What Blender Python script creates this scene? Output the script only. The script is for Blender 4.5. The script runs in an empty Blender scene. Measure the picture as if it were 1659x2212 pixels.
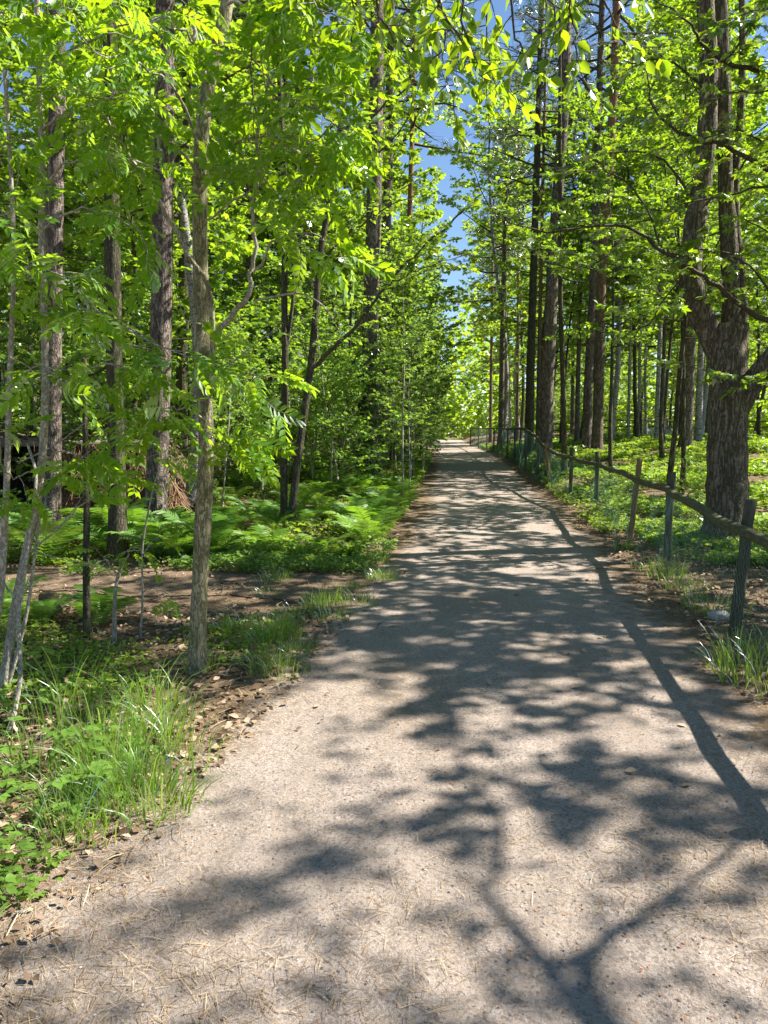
import bpy, math, random
import numpy as np
from mathutils import Vector

# ------------------------------------------------------------------ camera, sky, sun, exposure
S = bpy.context.scene
C = S.collection
EYE, F, U0, V0 = 1.62, 1662.0, 829.5, 1106.0          # lens measured on a 1659 x 2212 view of the photograph
TH = math.atan2(V0 - 920.0, F)
cd = bpy.data.cameras.new('camera'); cam = bpy.data.objects.new('camera', cd); C.objects.link(cam)
cam.location = (0, 0, EYE); cam.rotation_euler = (math.pi / 2 - TH, 0, 0)
cd.sensor_fit = 'VERTICAL'; cd.sensor_height = 24.0; cd.lens = 24.0 * F / 2212.0
cd.clip_start = 0.05; cd.clip_end = 2000
S.camera = cam
SUN = Vector((0.665, 0.16, 0.73)).normalized()
W = bpy.data.worlds.new('World'); S.world = W; W.use_nodes = True
sky = W.node_tree.nodes.new('ShaderNodeTexSky'); sky.sky_type = 'NISHITA'; sky.sun_disc = False
sky.sun_elevation = math.asin(SUN.z); sky.sun_rotation = math.atan2(SUN.x, SUN.y)
sky.air_density = 1.0; sky.dust_density = 0.0; sky.ozone_density = 4.5
bg = W.node_tree.nodes['Background']; bg.inputs[1].default_value = 0.058
W.node_tree.links.new(sky.outputs[0], bg.inputs[0])
sl = bpy.data.lights.new('sun', 'SUN'); sl.energy = 4.8; sl.angle = math.radians(0.53); sl.color = (1.0, 0.95, 0.86)
so = bpy.data.objects.new('sun', sl); C.objects.link(so); so.rotation_euler = SUN.to_track_quat('Z', 'Y').to_euler()
S.view_settings.view_transform = 'Standard'; S.view_settings.look = 'None'
S.view_settings.gamma = 1.0; S.view_settings.use_curve_mapping = False
S.view_settings.exposure = 1.62
cy = S.cycles
cy.max_bounces = 8; cy.diffuse_bounces = 5; cy.glossy_bounces = 2; cy.transmission_bounces = 3; cy.transparent_max_bounces = 4
cy.sample_clamp_indirect = 6.0
try: cy.use_denoising = True
except Exception: pass

# ------------------------------------------------------------------ helpers
rng = np.random.default_rng(11)
def nrm(a):
    a = np.asarray(a, float)
    return a / np.maximum(np.linalg.norm(a, axis=-1, keepdims=True), 1e-9)
def sst(a, b, x):
    t = np.clip((np.asarray(x, float) - a) / (b - a), 0, 1); return t * t * (3 - 2 * t)
PY = [-30, -5, 0, 2.2, 3, 4, 5.3, 7, 9.6, 14, 22, 33, 45, 60, 78, 96, 125]
PL = [-3.0, -1.4, -1.2, -1.13, -1.03, -.80, -.56, -.25, .29, .85, 1.5, 2.4, 3.05, 3.9, 5.0, 6.1, 7.5]
PR = [-.2, 1.5, 1.75, 1.85, 1.9, 1.97, 2.1, 2.3, 2.7, 3.15, 4.0, 5.2, 6.1, 7.0, 8.2, 9.5, 10.5]
def pl(y): return np.interp(y, PY, PL)
def pr(y): return np.interp(y, PY, PR)
def gz(x, y):
    x = np.asarray(x, float); y = np.asarray(y, float)
    s = x - pr(y); l = pl(y) - x
    z = 0.55 * sst(12, 25, y) * (1 - .35 * sst(40, 62, y)) * sst(.05, .9, s) + 0.45 * sst(14, 28, y + .5 * s) * sst(.5, 6, s)
    z = z + 0.35 * sst(10, 22, y) * sst(.2, 3, l)
    off = sst(.15, 1.2, np.maximum(s, l))
    z = z + off * (.035 * np.sin(1.7 * x + .6 * y) * np.cos(1.3 * y - .4 * x) + .02 * np.sin(4.1 * x + 1) * np.sin(3.7 * y) + .02)
    return z
def P(u, v, Y):                                         # the world point at depth Y seen in direction (u, v)
    a = (u - U0) / F; b = -(v - V0) / F
    d = np.array([a, math.cos(TH) + b * math.sin(TH), -math.sin(TH) + b * math.cos(TH)])
    k = Y / d[1]
    return np.array([0, 0, EYE]) + d * k
def PX(pts): return np.array([P(*p) for p in pts])

class MB:
    def __init__(s): s.v = []; s.f = {}; s.n = 0
    def add(s, V, Fc):
        Fc = np.asarray(Fc, dtype=np.int64) + s.n
        s.f.setdefault(Fc.shape[1], []).append(Fc); s.v.append(np.asarray(V, float)); s.n += len(V)
    def mesh(s, name, mat, smooth=False):
        V = np.concatenate(s.v); m = bpy.data.meshes.new(name)
        m.vertices.add(len(V)); m.vertices.foreach_set('co', V.astype(np.float32).ravel())
        L, T = [], []
        for k, fs in s.f.items():
            A = np.concatenate(fs); L.append(A.ravel()); T.append(np.full(len(A), k))
        L = np.concatenate(L); T = np.concatenate(T)
        m.loops.add(len(L)); m.loops.foreach_set('vertex_index', L.astype(np.int32))
        m.polygons.add(len(T)); st = np.concatenate([[0], np.cumsum(T)[:-1]])
        m.polygons.foreach_set('loop_start', st.astype(np.int32)); m.polygons.foreach_set('loop_total', T.astype(np.int32))
        if smooth: m.polygons.foreach_set('use_smooth', np.ones(len(T), dtype=bool))
        m.update(calc_edges=True); m.validate(); m.materials.append(mat)
        return m
    def build(s, name, mat, parent=None, smooth=False):
        return link(name, s.mesh(name, mat, smooth), parent)
def link(name, mesh, parent=None):
    o = bpy.data.objects.new(name, mesh); C.objects.link(o)
    if parent is not None: o.parent = parent
    return o
def tag(o, label=None, cat=None, group=None, kind=None):
    if label: o['label'] = label
    if cat: o['category'] = cat
    if group: o['group'] = group
    if kind: o['kind'] = kind
    return o
def thing(name, loc, label, cat, group=None, rz=0.0, sc=1.0):
    o = bpy.data.objects.new(name, None); C.objects.link(o)
    o.empty_display_size = .2
    o.location = [float(q) for q in loc]; o.rotation_euler = (0, 0, rz); o.scale = (sc, sc, sc)
    return tag(o, label, cat, group)

def tube(mb, pts, rad, sides=6, rough=0.0, cap=False, rg=None):
    pts = np.asarray(pts, float); n = len(pts); rad = np.broadcast_to(np.asarray(rad, float), (n,))
    T = nrm(np.gradient(pts, axis=0)); N = np.zeros((n, 3))
    ref = np.array([1., 0, 0]) if abs(T[0][0]) < .8 else np.array([0, 1., 0])
    N[0] = nrm(ref - T[0] * ref.dot(T[0]))
    for i in range(1, n): N[i] = nrm(N[i - 1] - T[i] * N[i - 1].dot(T[i]))
    B = np.cross(T, N); a = np.linspace(0, 2 * np.pi, sides, endpoint=False)
    R = np.repeat(rad[:, None], sides, 1)
    if rough: R = R * (1 + rough * (rg or rng).normal(size=R.shape))
    V = pts[:, None] + R[..., None] * (np.cos(a)[None, :, None] * N[:, None] + np.sin(a)[None, :, None] * B[:, None])
    i = np.arange(n - 1)[:, None] * sides; j = np.arange(sides)[None]; j2 = (j + 1) % sides
    mb.add(V.reshape(-1, 3), np.stack([i + j, i + j2, i + sides + j2, i + sides + j], -1).reshape(-1, 4))
    if cap:
        mb.add(V[-1], np.arange(sides)[None]); mb.add(V[0], np.arange(sides)[::-1][None])
def smooth_poly(pts, k=4):                              # Catmull-Rom through the points
    p = np.asarray(pts, float)
    if len(p) < 3: return np.linspace(p[0], p[-1], k + 1)
    q = np.vstack([2 * p[0] - p[1], p, 2 * p[-1] - p[-2]]); out = []
    for i in range(1, len(q) - 2):
        for t in np.arange(k) / k:
            a, b, c, d = q[i - 1], q[i], q[i + 1], q[i + 2]
            out.append(.5 * (2 * b + (c - a) * t + (2 * a - 5 * b + 4 * c - d) * t * t + (3 * b - a - 3 * c + d) * t ** 3))
    out.append(p[-1]); return np.array(out)
def wander(p, d, L, n, jit, lift, rg):
    pts = [np.array(p, float)]; d = nrm(d); st = L / (n - 1)
    for i in range(n - 1):
        d = nrm(d + rg.normal(size=3) * jit + np.array([0, 0, lift])); pts.append(pts[-1] + d * st)
    return np.array(pts)

# ---- leaf templates: (verts (k,3): x across, y along, z up; faces)
def leaf_hex(w=.27, fold=.08, curl=.12):
    V = np.array([(0, 0, 0), (-w * .8, .25, fold * .7), (-w, .52, fold), (0, 1, -curl), (w, .52, fold), (w * .8, .25, fold * .7)])
    return V, [(np.array([(0, 3, 2, 1), (0, 5, 4, 3)]))]
def leaf_lobed():
    V = [(0, 0, 0)]; Fc = []
    for ang, L, w in ((0, 1, .2), (48, .8, .17), (-48, .8, .17), (100, .45, .12), (-100, .45, .12)):
        c, s = math.cos(math.radians(ang)), math.sin(math.radians(ang)); b = len(V)
        for x, y, z in ((-w, .55 * L, .05), (0, L, -.1), (w, .55 * L, .05)):
            V.append((x * c + y * s, .18 + y * c - x * s, z))
        Fc.append((0, b + 2, b + 1, b))
    return np.array(V), [np.array(Fc)]
def leaf_pinnate(droop=.35, npair=6, twist=.0, seed=0):
    rg = np.random.default_rng(seed); V = []; Q = []
    def cz(y): return -droop * y * y
    ys = np.linspace(0, .95, 5)
    for y in ys: V += [(-.008, y, cz(y)), (.008, y, cz(y))]
    for i in range(4): Q.append((2 * i, 2 * i + 1, 2 * i + 3, 2 * i + 2))
    spec = [(.2 + .72 * i / (npair - 1), sgn, 62 - 20 * i / npair) for i in range(npair) for sgn in (-1, 1)] + [(.95, 1, 0)]
    for y, sgn, ang in spec:
        L = .36 * (1 - .35 * abs(y - .55)) * rg.uniform(.88, 1.1); w = .40 * L * .5 * 1.1
        a = math.radians(ang + rg.normal() * 5) * sgn; b = len(V); dz = rg.normal() * .12 - .12
        base = np.array([0, y, cz(y)]); ax = np.array([math.sin(a), math.cos(a), dz - droop * y]); ax = ax / np.linalg.norm(ax)
        sd = nrm(np.cross(ax, [0, 0, 1])); up = np.cross(sd, ax); roll = rg.normal() * .25
        sd, up = sd * math.cos(roll) + up * math.sin(roll), up * math.cos(roll) - sd * math.sin(roll)
        for x, t, z in ((0, 0, 0), (-w * .85, .3, .05), (-w, .6, .06), (0, 1, -.08), (w, .6, .06), (w * .85, .3, .05)):
            V.append(tuple(base + sd * x + ax * t * L + up * z * L))
        Q += [(b, b + 3, b + 2, b + 1), (b, b + 5, b + 4, b + 3)]
    return np.array(V), [np.array(Q)]
def leaf_tuft(n=9, w=.035, seed=0):
    rg = np.random.default_rng(seed); V = []; Q = []
    for i in range(n):
        d = nrm(rg.normal(size=3) + np.array([0, 1.2, .3])); s = nrm(np.cross(d, rg.normal(size=3))) * w; b = len(V)
        V += [tuple(-s), tuple(s), tuple(d)]; Q.append((b, b + 1, b + 2))
    return np.array(V), [np.array(Q)]
def put(mb, tmpl, pos, ax, nr, size, wid=1.0):
    V, Fs = tmpl; pos = np.asarray(pos, float); n = len(pos); k = len(V)
    ax = nrm(ax); nr = nr - ax * np.sum(nr * ax, -1, keepdims=True); nr = nrm(nr); sd = np.cross(ax, nr)
    size = np.broadcast_to(np.asarray(size, float), (n,))[:, None, None]
    X = pos[:, None] + size * (wid * V[None, :, 0:1] * sd[:, None] + V[None, :, 1:2] * ax[:, None] + V[None, :, 2:3] * nr[:, None])
    off = np.arange(n)[:, None, None] * k
    Vc = X.reshape(-1, 3)
    for j, f in enumerate(Fs):
        mb.add(Vc if j == 0 else Vc[:0], (f[None] + off).reshape(-1, f.shape[1]))
HEX = leaf_hex(); HEXW = leaf_hex(.36, .07, .12); LOB = leaf_lobed()
PIN = [leaf_pinnate(.2, 6, seed=1), leaf_pinnate(.45, 6, seed=2), leaf_pinnate(.7, 7, seed=3)]
TUFT = [leaf_tuft(9, .03, 4)]

def foliate(bmb, lmb, limbs, rg, twn, twl, spac, tm, size, flat=.45, droop=.15, t0=.2, twr=.004, elev=.1, twigs=True, gap=0.0, fan=.8):
    """twigs and leaves along every limb (a polyline)"""
    TW = []
    for L in limbs:
        seg = np.linalg.norm(np.diff(L, axis=0), axis=1); cum = np.concatenate([[0], np.cumsum(seg)]); tot = cum[-1]
        n = max(2, int(round(twn * tot)))
        for j in range(n + 1):
            s = t0 + (1 - t0) * (j + rg.uniform(-.3, .3)) / n; s = min(max(s, 0.02), .995)
            if gap and rg.random() < gap and j < n: continue
            p = np.array([np.interp(s * tot, cum, L[:, q]) for q in range(3)])
            i = min(np.searchsorted(cum, s * tot), len(L) - 1); d = nrm(L[i] - L[max(i - 1, 0)])
            sd = nrm(np.cross(d, [0, 0, 1]) + 1e-6) * (1 if j % 2 else -1)
            a = rg.uniform(.5, 1.25) if j < n else .1
            dd = d * math.cos(a) + sd * math.sin(a) + np.array([0, 0, elev + rg.normal() * .22])
            ln = twl * rg.uniform(.55, 1.25) * (1 - .35 * s)
            q = wander(p, dd, ln, 4, .12, -.02 - droop * .15, rg); TW.append(q)
            if twigs: tube(bmb, q, np.linspace(twr, twr * .35, 4), 3)
    if not TW: return
    TW = np.array(TW); ln = np.linalg.norm(TW[:, -1] - TW[:, 0], axis=1)
    cnt = np.maximum(2, (ln / spac).astype(int)); idx = np.repeat(np.arange(len(TW)), cnt); n = len(idx)
    s = np.clip(rg.uniform(.12, 1.0, n) ** .85, 0, .999) * 3; k = s.astype(int); fr = (s - k)[:, None]
    A = TW[idx, k]; Bq = TW[idx, k + 1]; pos = A + (Bq - A) * fr; d = nrm(Bq - A)
    side = nrm(np.cross(d, np.array([0, 0, 1.]))) * np.where(rg.random(n) < .5, 1, -1)[:, None]
    ax = nrm(d * .55 + side * fan * rg.uniform(.3, 1.2, (n, 1)) + rg.normal(size=(n, 3)) * .25 + np.array([0, 0, -droop]))
    nr = np.array([0, 0, 1.]) + rg.normal(size=(n, 3)) * flat
    sz = size * rg.uniform(.65, 1.2, n); pos = pos + ax * (.12 * sz[:, None])
    tms = tm if isinstance(tm, list) else [tm]; ch = rg.integers(0, len(tms), n)
    for q, t in enumerate(tms):
        m = ch == q
        if m.any(): put(lmb, t, pos[m], ax[m], nr[m], sz[m])

# ------------------------------------------------------------------ materials
def new_mat(name):
    m = bpy.data.materials.new(name); m.use_nodes = True; nt = m.node_tree; nt.nodes.clear()
    return m, nt, nt.nodes.new, nt.links.new
def ramp(nt, stops, fac, interp='LINEAR'):
    r = nt.nodes.new('ShaderNodeValToRGB'); r.color_ramp.interpolation = interp; e = r.color_ramp.elements
    while len(e) < len(stops): e.new(.5)
    for q, (p, c) in enumerate(stops):
        e[q].position = p; e[q].color = (*c, 1)
    nt.links.new(fac, r.inputs[0]); return r.outputs[0]
def noise(nt, vec, scale, detail=4, rough=.55, dist=0.0):
    n = nt.nodes.new('ShaderNodeTexNoise'); n.inputs['Scale'].default_value = scale; n.inputs['Detail'].default_value = detail
    n.inputs['Roughness'].default_value = rough; n.inputs['Distortion'].default_value = dist
    if vec is not None: nt.links.new(vec, n.inputs['Vector'])
    return n.outputs[0]
def mixc(nt, fac, a, b, mode='MIX'):
    n = nt.nodes.new('ShaderNodeMix'); n.data_type = 'RGBA'; n.blend_type = mode
    for sock, val in ((n.inputs[0], fac), (n.inputs[6], a), (n.inputs[7], b)):
        if hasattr(val, 'links') or hasattr(val, 'is_linked'): nt.links.new(val, sock)
        elif isinstance(val, (int, float)): sock.default_value = val
        else: sock.default_value = (*val, 1)
    return n.outputs[2]
def math_n(nt, op, a, b=None, clamp=False):
    n = nt.nodes.new('ShaderNodeMath'); n.operation = op; n.use_clamp = clamp
    for i, val in enumerate((a, b)):
        if val is None: continue
        if isinstance(val, (int, float)): n.inputs[i].default_value = val
        else: nt.links.new(val, n.inputs[i])
    return n.outputs[0]
def mapping(nt, vec, scale, loc=None):
    n = nt.nodes.new('ShaderNodeMapping'); nt.links.new(vec, n.inputs[0]); n.inputs['Scale'].default_value = scale
    return n.outputs[0]
def leaf_mat(name, d0, d1, t0, t1, mixf=.5, gloss=.5, rough=.38):
    """thin leaf: reflects d, lets t through, waxy sheen; each leaf its own shade between 0 and 1"""
    m, nt, N, Lk = new_mat(name)
    g = N('ShaderNodeNewGeometry'); oi = N('ShaderNodeObjectInfo')
    f = math_n(nt, 'ADD', math_n(nt, 'MULTIPLY', g.outputs['Random Per Island'], .65), math_n(nt, 'MULTIPLY', oi.outputs['Random'], .35))
    dc = mixc(nt, f, d0, d1); tc = mixc(nt, f, t0, t1)
    D = N('ShaderNodeBsdfDiffuse'); T = N('ShaderNodeBsdfTranslucent'); G = N('ShaderNodeBsdfGlossy')
    Lk(dc, D.inputs[0]); Lk(tc, T.inputs[0]); G.inputs['Roughness'].default_value = rough
    G.inputs['Color'].default_value = (1, 1, 1, 1)
    M = N('ShaderNodeMixShader'); M.inputs[0].default_value = mixf; Lk(D.outputs[0], M.inputs[1]); Lk(T.outputs[0], M.inputs[2])
    fr = N('ShaderNodeFresnel'); fr.inputs[0].default_value = 1.4
    M2 = N('ShaderNodeMixShader'); Lk(math_n(nt, 'MULTIPLY', fr.outputs[0], gloss), M2.inputs[0])
    Lk(M.outputs[0], M2.inputs[1]); Lk(G.outputs[0], M2.inputs[2])
    o = N('ShaderNodeOutputMaterial'); Lk(M2.outputs[0], o.inputs[0]); return m
def pbsdf(nt, col, rough=.8, bump=None, bs=.5, bd=.02, spec=.3):
    N, Lk = nt.nodes.new, nt.links.new
    p = N('ShaderNodeBsdfPrincipled'); p.inputs['Roughness'].default_value = rough
    p.inputs['Specular IOR Level'].default_value = spec
    if isinstance(col, tuple): p.inputs['Base Color'].default_value = (*col, 1)
    else: Lk(col, p.inputs['Base Color'])
    if bump is not None:
        b = N('ShaderNodeBump'); b.inputs['Strength'].default_value = bs; b.inputs['Distance'].default_value = bd
        Lk(bump, b.inputs['Height']); Lk(b.outputs[0], p.inputs['Normal'])
    o = N('ShaderNodeOutputMaterial'); Lk(p.outputs[0], o.inputs[0]); return p
def bark_mat(name, dark, mid, light, sx=16., sz=4., bd=.02, moss=0.0, pink=None, spots=False, rough=.9):
    m, nt, N, Lk = new_mat(name)
    tc = N('ShaderNodeTexCoord'); oi = N('ShaderNodeObjectInfo')
    va = N('ShaderNodeVectorMath'); va.operation = 'ADD'; Lk(tc.outputs['Object'], va.inputs[0]); Lk(oi.outputs['Random'], va.inputs[1])
    nz = noise(nt, va.outputs[0], 6, 3)
    mp = mapping(nt, va.outputs[0], (sx, sx, sz))
    rd = noise(nt, mp, 1.0, 3, .6, .9)
    ridge = math_n(nt, 'ABSOLUTE', math_n(nt, 'MULTIPLY', math_n(nt, 'ADD', rd, -.5), 2.0))
    hz = noise(nt, mapping(nt, va.outputs[0], (sx * .5, sx * .5, sz * 4)), 1.0, 2, .6, .8)
    ridge2 = math_n(nt, 'ABSOLUTE', math_n(nt, 'MULTIPLY', math_n(nt, 'ADD', hz, -.5), 2.6))
    crack = math_n(nt, 'MULTIPLY', ramp(nt, [(0, (.1, .1, .1)), (.20, (1, 1, 1))], ridge), ramp(nt, [(0, (.55, .55, .55)), (.12, (1, 1, 1))], ridge2))
    fine = noise(nt, mapping(nt, va.outputs[0], (60, 60, 14)), 1.0, 5, .7)
    c = ramp(nt, [(.3, mid), (.68, light)], fine)
    c = mixc(nt, crack, dark, c)
    if pink is not None:
        sp = N('ShaderNodeSeparateXYZ'); Lk(tc.outputs['Object'], sp.inputs[0])
        hf = math_n(nt, 'MULTIPLY', math_n(nt, 'ADD', sp.outputs[2], -3.5), .16, True)
        c = mixc(nt, math_n(nt, 'MULTIPLY', hf, ramp(nt, [(.25, (.4, .4, .4)), (.6, (1, 1, 1))], fine)), c, pink)
    if spots:
        sp2 = noise(nt, mapping(nt, va.outputs[0], (7, 7, 22)), 1.0, 3, .6)
        c = mixc(nt, ramp(nt, [(.56, (0, 0, 0)), (.64, (1, 1, 1))], sp2), c, dark)
    if moss:
        c = mixc(nt, math_n(nt, 'MULTIPLY', ramp(nt, [(.4, (0, 0, 0)), (.65, (1, 1, 1))], nz), moss), c, (.10, .12, .035))
    h = math_n(nt, 'ADD', math_n(nt, 'MULTIPLY', crack, .8), math_n(nt, 'MULTIPLY', fine, .5))
    pbsdf(nt, c, rough, h, .9, bd, .2); return m

M = {}
M['leaf_rowan'] = leaf_mat('leaf_rowan', (.07, .18, .018), (.11, .25, .03), (.36, .62, .008), (.62, .80, .01), .55, .22, .55)
M['leaf_cherry'] = leaf_mat('leaf_cherry', (.07, .16, .02), (.11, .22, .03), (.34, .56, .01), (.58, .72, .012), .52, .4, .42)
M['leaf_under'] = leaf_mat('leaf_under', (.05, .13, .014), (.12, .24, .022), (.30, .54, .012), (.58, .78, .02), .52, .4, .45)
M['leaf_bush'] = leaf_mat('leaf_bush', (.055, .15, .028), (.11, .22, .045), (.36, .62, .03), (.56, .78, .06), .5, .35, .5)
M['leaf_oak'] = leaf_mat('leaf_oak', (.045, .115, .014), (.11, .21, .02), (.18, .38, .006), (.58, .74, .012), .52, .4, .45)
M['leaf_far'] = leaf_mat('leaf_far', (.085, .18, .022), (.15, .26, .03), (.36, .60, .018), (.66, .82, .03), .52, .3, .5)
M['needle'] = leaf_mat('needle', (.05, .09, .035), (.09, .14, .05), (.10, .16, .04), (.16, .22, .06), .35, .4, .4)
M['fern'] = leaf_mat('fern', (.07, .17, .018), (.13, .25, .03), (.20, .44, .02), (.38, .60, .03), .45, .4, .42)
M['grass'] = leaf_mat('grass', (.09, .20, .025), (.17, .30, .05), (.30, .50, .03), (.45, .60, .06), .45, .6, .35)
M['herb'] = leaf_mat('herb', (.09, .20, .03), (.16, .28, .045), (.30, .50, .03), (.48, .62, .05), .45, .5, .4)
M['cover'] = leaf_mat('cover', (.09, .19, .02), (.17, .29, .03), (.36, .58, .02), (.56, .72, .03), .48, .35, .45)
M['ivy'] = leaf_mat('ivy', (.03, .07, .012), (.06, .12, .02), (.06, .16, .01), (.12, .22, .02), .3, .8, .3)
M['bark_pine'] = bark_mat('bark_pine', (.04, .03, .023), (.185, .14, .11), (.36, .30, .25), 15, 4.5, .03)
M['bark_scots'] = bark_mat('bark_scots', (.045, .034, .025), (.18, .13, .10), (.34, .26, .21), 15, 4.5, .03, pink=(.36, .19, .10))
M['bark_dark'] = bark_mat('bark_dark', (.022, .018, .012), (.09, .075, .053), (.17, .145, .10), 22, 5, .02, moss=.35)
M['bark_oak'] = bark_mat('bark_oak', (.04, .031, .022), (.19, .15, .11), (.36, .30, .235), 19, 3.4, .03, moss=.3)
M['bark_rowan'] = bark_mat('bark_rowan', (.085, .07, .035), (.31, .265, .15), (.52, .47, .33), 30, 9, .006, moss=.45)
M['bark_sapling'] = bark_mat('bark_sapling', (.16, .14, .10), (.38, .34, .27), (.56, .52, .44), 40, 20, .003)
M['bark_birch'] = bark_mat('bark_birch', (.05, .045, .04), (.42, .40, .36), (.60, .58, .54), 12, 25, .006, spots=True)
M['twig'] = bark_mat('twig', (.04, .032, .02), (.09, .075, .05), (.15, .13, .09), 40, 20, .002)

def ground_mats():
    # forest floor: needle and leaf litter with soil and mossy patches
    m, nt, N, Lk = new_mat('forest_floor'); tc = N('ShaderNodeTexCoord'); v = tc.outputs['Object']
    a = noise(nt, v, .8, 5, .6); b = noise(nt, v, 45, 5, .75, .6); c2 = noise(nt, v, 160, 3, .7)
    vo = N('ShaderNodeTexVoronoi'); vo.inputs['Scale'].default_value = 26; Lk(v, vo.inputs['Vector'])
    col = ramp(nt, [(.25, (.055, .036, .022)), (.48, (.15, .10, .062)), (.7, (.30, .22, .15))], b)
    col = mixc(nt, math_n(nt, 'MULTIPLY', ramp(nt, [(.55, (0, 0, 0)), (.75, (1, 1, 1))], a), .55), col, (.05, .075, .02))
    lf = ramp(nt, [(.5, (0, 0, 0)), (.62, (1, 1, 1))], vo.outputs['Color'])
    col = mixc(nt, math_n(nt, 'MULTIPLY', lf, .5), col, (.30, .21, .14))
    h = math_n(nt, 'ADD', math_n(nt, 'MULTIPLY', b, 1.0), math_n(nt, 'MULTIPLY', c2, .4))
    pbsdf(nt, col, .95, h, .9, .03, .1); M['ground'] = m
    # gravel path: pale grit, dark stones, drifts of tan needles, more of them towards the edges
    m, nt, N, Lk = new_mat('gravel_path'); tc = N('ShaderNodeTexCoord'); v = tc.outputs['Object']
    at = N('ShaderNodeAttribute'); at.attribute_name = 'edge'
    big = noise(nt, v, 1.3, 5, .6); mid = noise(nt, v, 9, 4, .6); fine = noise(nt, v, 110, 4, .8); grit = noise(nt, v, 330, 2, .6)
    vo = N('ShaderNodeTexVoronoi'); vo.inputs['Scale'].default_value = 95; Lk(v, vo.inputs['Vector'])
    st = N('ShaderNodeTexVoronoi'); st.inputs['Scale'].default_value = 38; Lk(v, st.inputs['Vector'])
    col = ramp(nt, [(.25, (.25, .20, .165)), (.5, (.365, .30, .252)), (.75, (.475, .405, .355))], fine)
    sepc = N('ShaderNodeSeparateColor'); Lk(vo.outputs['Color'], sepc.inputs[0])
    col = mixc(nt, math_n(nt, 'MULTIPLY', ramp(nt, [(.55, (0, 0, 0)), (.9, (1, 1, 1))], sepc.outputs[0]), .45), col, (.50, .45, .42))
    col = mixc(nt, math_n(nt, 'MULTIPLY', ramp(nt, [(.12, (1, 1, 1)), (.3, (0, 0, 0))], sepc.outputs[1]), .55), col, (.12, .10, .095))
    # stretched needles
    mp = mapping(nt, v, (60, 14, 1)); nd1 = noise(nt, mp, 1.6, 3, .7, 1.5)
    mp2 = mapping(nt, v, (16, 55, 1)); nd2 = noise(nt, mp2, 1.6, 3, .7, 1.5)
    nd = math_n(nt, 'MAXIMUM', nd1, nd2)
    ndm = ramp(nt, [(.56, (0, 0, 0)), (.64, (1, 1, 1))], nd)
    needc = ramp(nt, [(.3, (.13, .085, .048)), (.7, (.36, .255, .15))], fine)
    dens = math_n(nt, 'ADD', math_n(nt, 'MULTIPLY', ramp(nt, [(.36, (.25, .25, .25)), (.62, (1, 1, 1))], big), .75), math_n(nt, 'MULTIPLY', at.outputs['Fac'], .8), True)
    col = mixc(nt, math_n(nt, 'MULTIPLY', ndm, dens), col, needc)
    wear = noise(nt, mapping(nt, v, (1.5, .28, 1)), 1.2, 5, .62)
    col = mixc(nt, math_n(nt, 'MULTIPLY', ramp(nt, [(.42, (0, 0, 0)), (.66, (1, 1, 1))], wear), .5), col, (.25, .20, .155))
    # litter at the margins
    lit = ramp(nt, [(.25, (.06, .04, .025)), (.5, (.17, .115, .07)), (.75, (.32, .235, .155))], noise(nt, v, 48, 5, .75, .6))
    ef = math_n(nt, 'ADD', at.outputs['Fac'], math_n(nt, 'MULTIPLY', math_n(nt, 'ADD', mid, -.5), 1.3))
    col = mixc(nt, ramp(nt, [(.42, (0, 0, 0)), (.8, (1, 1, 1))], ef), col, lit)
    h = math_n(nt, 'ADD', fine, math_n(nt, 'ADD', math_n(nt, 'MULTIPLY', grit, .4), math_n(nt, 'MULTIPLY', sepc.outputs[2], .35)))
    h = math_n(nt, 'ADD', h, math_n(nt, 'MULTIPLY', noise(nt, v, 14, 4, .6), 1.6))
    pbsdf(nt, col, .95, h, .8, .012, .12); M['path'] = m
    m, nt, N, Lk = new_mat('needle_trail'); tc = N('ShaderNodeTexCoord'); v = tc.outputs['Object']
    b = noise(nt, v, 60, 5, .8, .8); a = noise(nt, v, 3, 4)
    col = ramp(nt, [(.25, (.08, .054, .036)), (.5, (.19, .135, .092)), (.75, (.36, .27, .19))], b)
    col = mixc(nt, math_n(nt, 'MULTIPLY', a, .4), col, (.14, .09, .055))
    pbsdf(nt, col, .95, b, .8, .02, .1); M['trail'] = m
ground_mats()
def flat_mat(name, c0, c1, scale=20, rough=.85, bd=.004, stretch=(1, 1, 1)):
    m, nt, N, Lk = new_mat(name); tc = N('ShaderNodeTexCoord'); n = noise(nt, mapping(nt, tc.outputs['Object'], stretch), scale, 5, .65)
    pbsdf(nt, ramp(nt, [(.3, c0), (.7, c1)], n), rough, n, .6, bd, .25); return m
def bits_mat(name, stops, rough=.85):
    m, nt, N, Lk = new_mat(name); g = N('ShaderNodeNewGeometry')
    pbsdf(nt, ramp(nt, stops, g.outputs['Random Per Island']), rough, None, spec=.2); return m
M['rail'] = flat_mat('rail_wood', (.045, .05, .022), (.15, .145, .075), 6, .85, .006, (8, 1.2, 8))
M['post'] = flat_mat('post_wood', (.045, .045, .028), (.12, .11, .07), 9, .9, .006, (5, 5, 1))
M['post_new'] = flat_mat('post_wood_new', (.16, .10, .05), (.30, .20, .10), 9, .85, .005, (5, 5, 1))
M['net'] = flat_mat('netting', (.06, .17, .125), (.18, .31, .25), 40, .35, .0)
M['litter'] = bits_mat('dry_leaves', [(0, (.10, .062, .036)), (.4, (.26, .175, .11)), (1, (.44, .33, .23))])
M['needles'] = bits_mat('dry_needles', [(0, (.14, .085, .045)), (.5, (.34, .235, .13)), (1, (.56, .43, .28))])
M['stones'] = bits_mat('grit_stones', [(0, (.09, .08, .075)), (.6, (.24, .20, .175)), (1, (.46, .41, .37))])
M['buds'] = bits_mat('bud_scales', [(0, (.26, .09, .045)), (.6, (.46, .19, .09)), (1, (.52, .32, .17))])
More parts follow.
